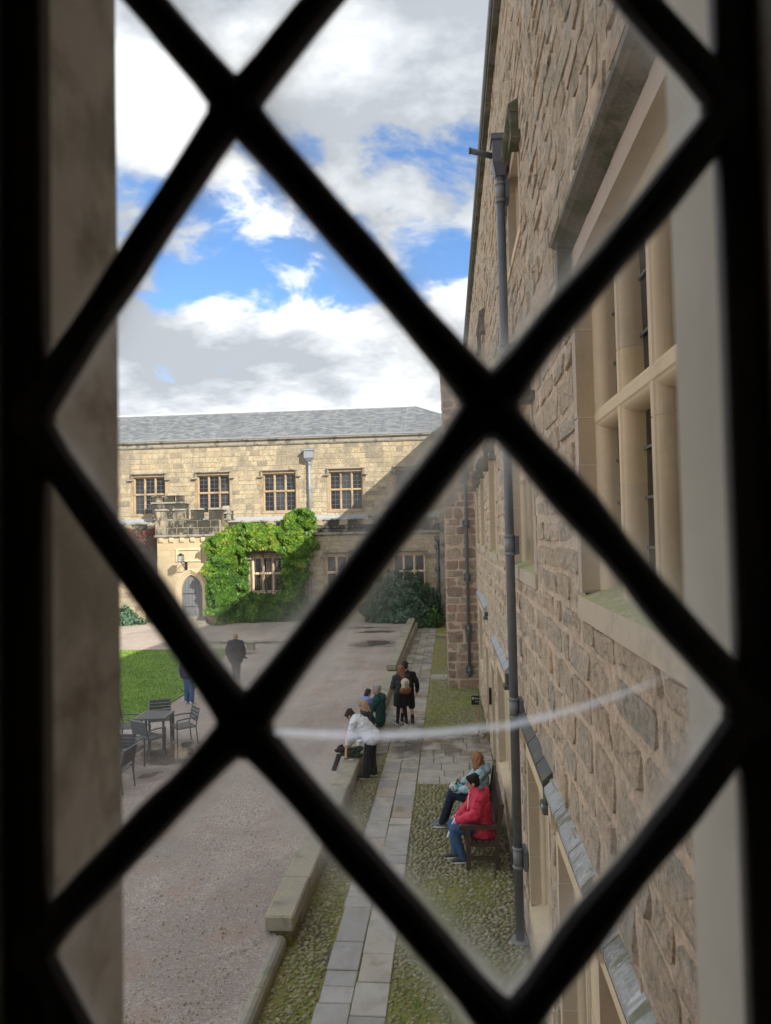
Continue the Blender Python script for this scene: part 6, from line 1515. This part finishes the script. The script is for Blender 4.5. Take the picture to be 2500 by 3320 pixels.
# 9 woman in black walking away across the gravel
p = Person('person in a loose black cape walking away across the gravel near the lawn', (-7.62, 25.2, gz(25.2)), 98)
J = standing(step=.16, arms=dict(elL=(-.05, .27, 1.06), elR=(-.05, -.27, 1.06), wrL=(.02, .27, .86), wrR=(.02, -.27, .86)))
build_person(p, J, [('trousers', charcoal, trousers(), .015), ('cape', cloth('black_cape', (.012, .014, .022)), jacket(.055, .12, arm=(.10, .095, .07), flare=.05), .015)], m_skin, .013)
p.face(); p.hair_short(h_fair)
k = p.mb(); k.tube([(.0, -.12, .95), (-.02, -.28, .80), (-.02, -.42, .74)], [.10, .06, .015], 8); remesh(k, 'cape_tail', black, p.t, .014, 2)
for sd in 'LR': p.shoe(J['an'+sd], (1, 0, 0), blackshoe, m_white)
# 10 person behind the leading, only feet and shins show
p = Person('person in blue jeans and pale shoes beside the lawn, mostly behind the lead', (-8.02, 21.65, gz(21.65)), 80)
J = standing(step=.02)
build_person(p, J, [('trousers', jeans, trousers((.108, .085, .072)), .015), ('jacket', navy, jacket(.035, .02, arm=(.076, .07, .055)), .015)], m_skin, .014)
p.face(); p.hair_short(h_dark)
for sd in 'LR': p.shoe(J['an'+sd], (1, 0, 0), whiteshoe, m_white)

# ------------------------------------------------------------------ things left on the wall
ct = thing('coat_pile', 'heap of dark green and black coats left on the low wall', 'coats', (-2.26, 15.9, .385)); rr = random.Random(4); b = MB()
for i in range(22): b.ell((-2.26+rr.uniform(-.24, .24), 15.88+rr.uniform(-.10, .14), .44+rr.uniform(-.02, .10)), (rr.uniform(.06, .13), rr.uniform(.05, .10), rr.uniform(.03, .055)), 8, 6, Matrix.Rotation(rr.uniform(-.6, .6), 3, 'Y'))
remesh(b, 'dark_green_coat', cloth('bottle_green', (.026, .045, .036), wr=1.0), ct, .013, 2); b = MB()
for i in range(7): b.ell((-2.47+rr.uniform(-.06, .05), 15.90+rr.uniform(-.1, .12), .50+rr.uniform(-.05, .06)), (.09, .07, .04), 8, 6, Matrix.Rotation(rr.uniform(-.6, .6), 3, 'Y'))
b.cap((-2.50, 15.72, .42), (-2.58, 15.55, .20), .06, .05, 8); remesh(b, 'black_coat', black, ct, .013, 2)
b = MB(); b.ell((-2.22, 15.98, .565), (.10, .07, .03), 8, 6); b.ell((-2.38, 16.0, .58), (.06, .05, .04), 8, 6); remesh(b, 'beige_scarf', cloth('beige_cloth', (.48, .42, .33)), ct, .013, 2)
sw = thing('toy_sword', 'pale wooden toy sword with pink cross-guard leaning on the coats', 'toy', (-2.34, 15.72, .40))
k = MB(); k.add([(-2.365, 15.70, .40), (-2.315, 15.70, .40), (-2.315, 15.715, .40), (-2.365, 15.715, .40), (-2.372, 15.88, .80), (-2.322, 15.88, .80), (-2.322, 15.895, .80), (-2.372, 15.895, .80)], [(3, 2, 1, 0), (4, 5, 6, 7), (0, 1, 5, 4), (1, 2, 6, 5), (2, 3, 7, 6), (3, 0, 4, 7)]); k.build('blade', flat('orange_timber', (.62, .33, .15), .6), sw)
pk = flat('pink_guard', (.62, .06, .16), .5); k = MB(); k.tube([(-2.46, 15.895, .83), (-2.35, 15.885, .815), (-2.22, 15.88, .79)], .016, 6); k.build('guard', pk, sw); k = MB(); k.tube([(-2.346, 15.89, .82), (-2.35, 15.92, .93)], .016, 6); k.build('grip', pk, sw)
k = MB(); k.tube([(-2.14, 16.5, .385), (-2.14, 16.5, .39), (-2.14, 16.5, .56)], [.045, .052, .062], 12); cp = k.build('paper_cup', m_white); meta(cp, 'large white cup standing on the low wall beside the coats', 'cup')
k = MB(); k.bbox(-2.26, -2.16, 15.56, 15.63, .392, .402, .002); cd = k.build('card', flat('pale_blue_card', (.42, .62, .70), .6)); meta(cd, 'little pale blue card lying on the coping in front of the coats', 'card')
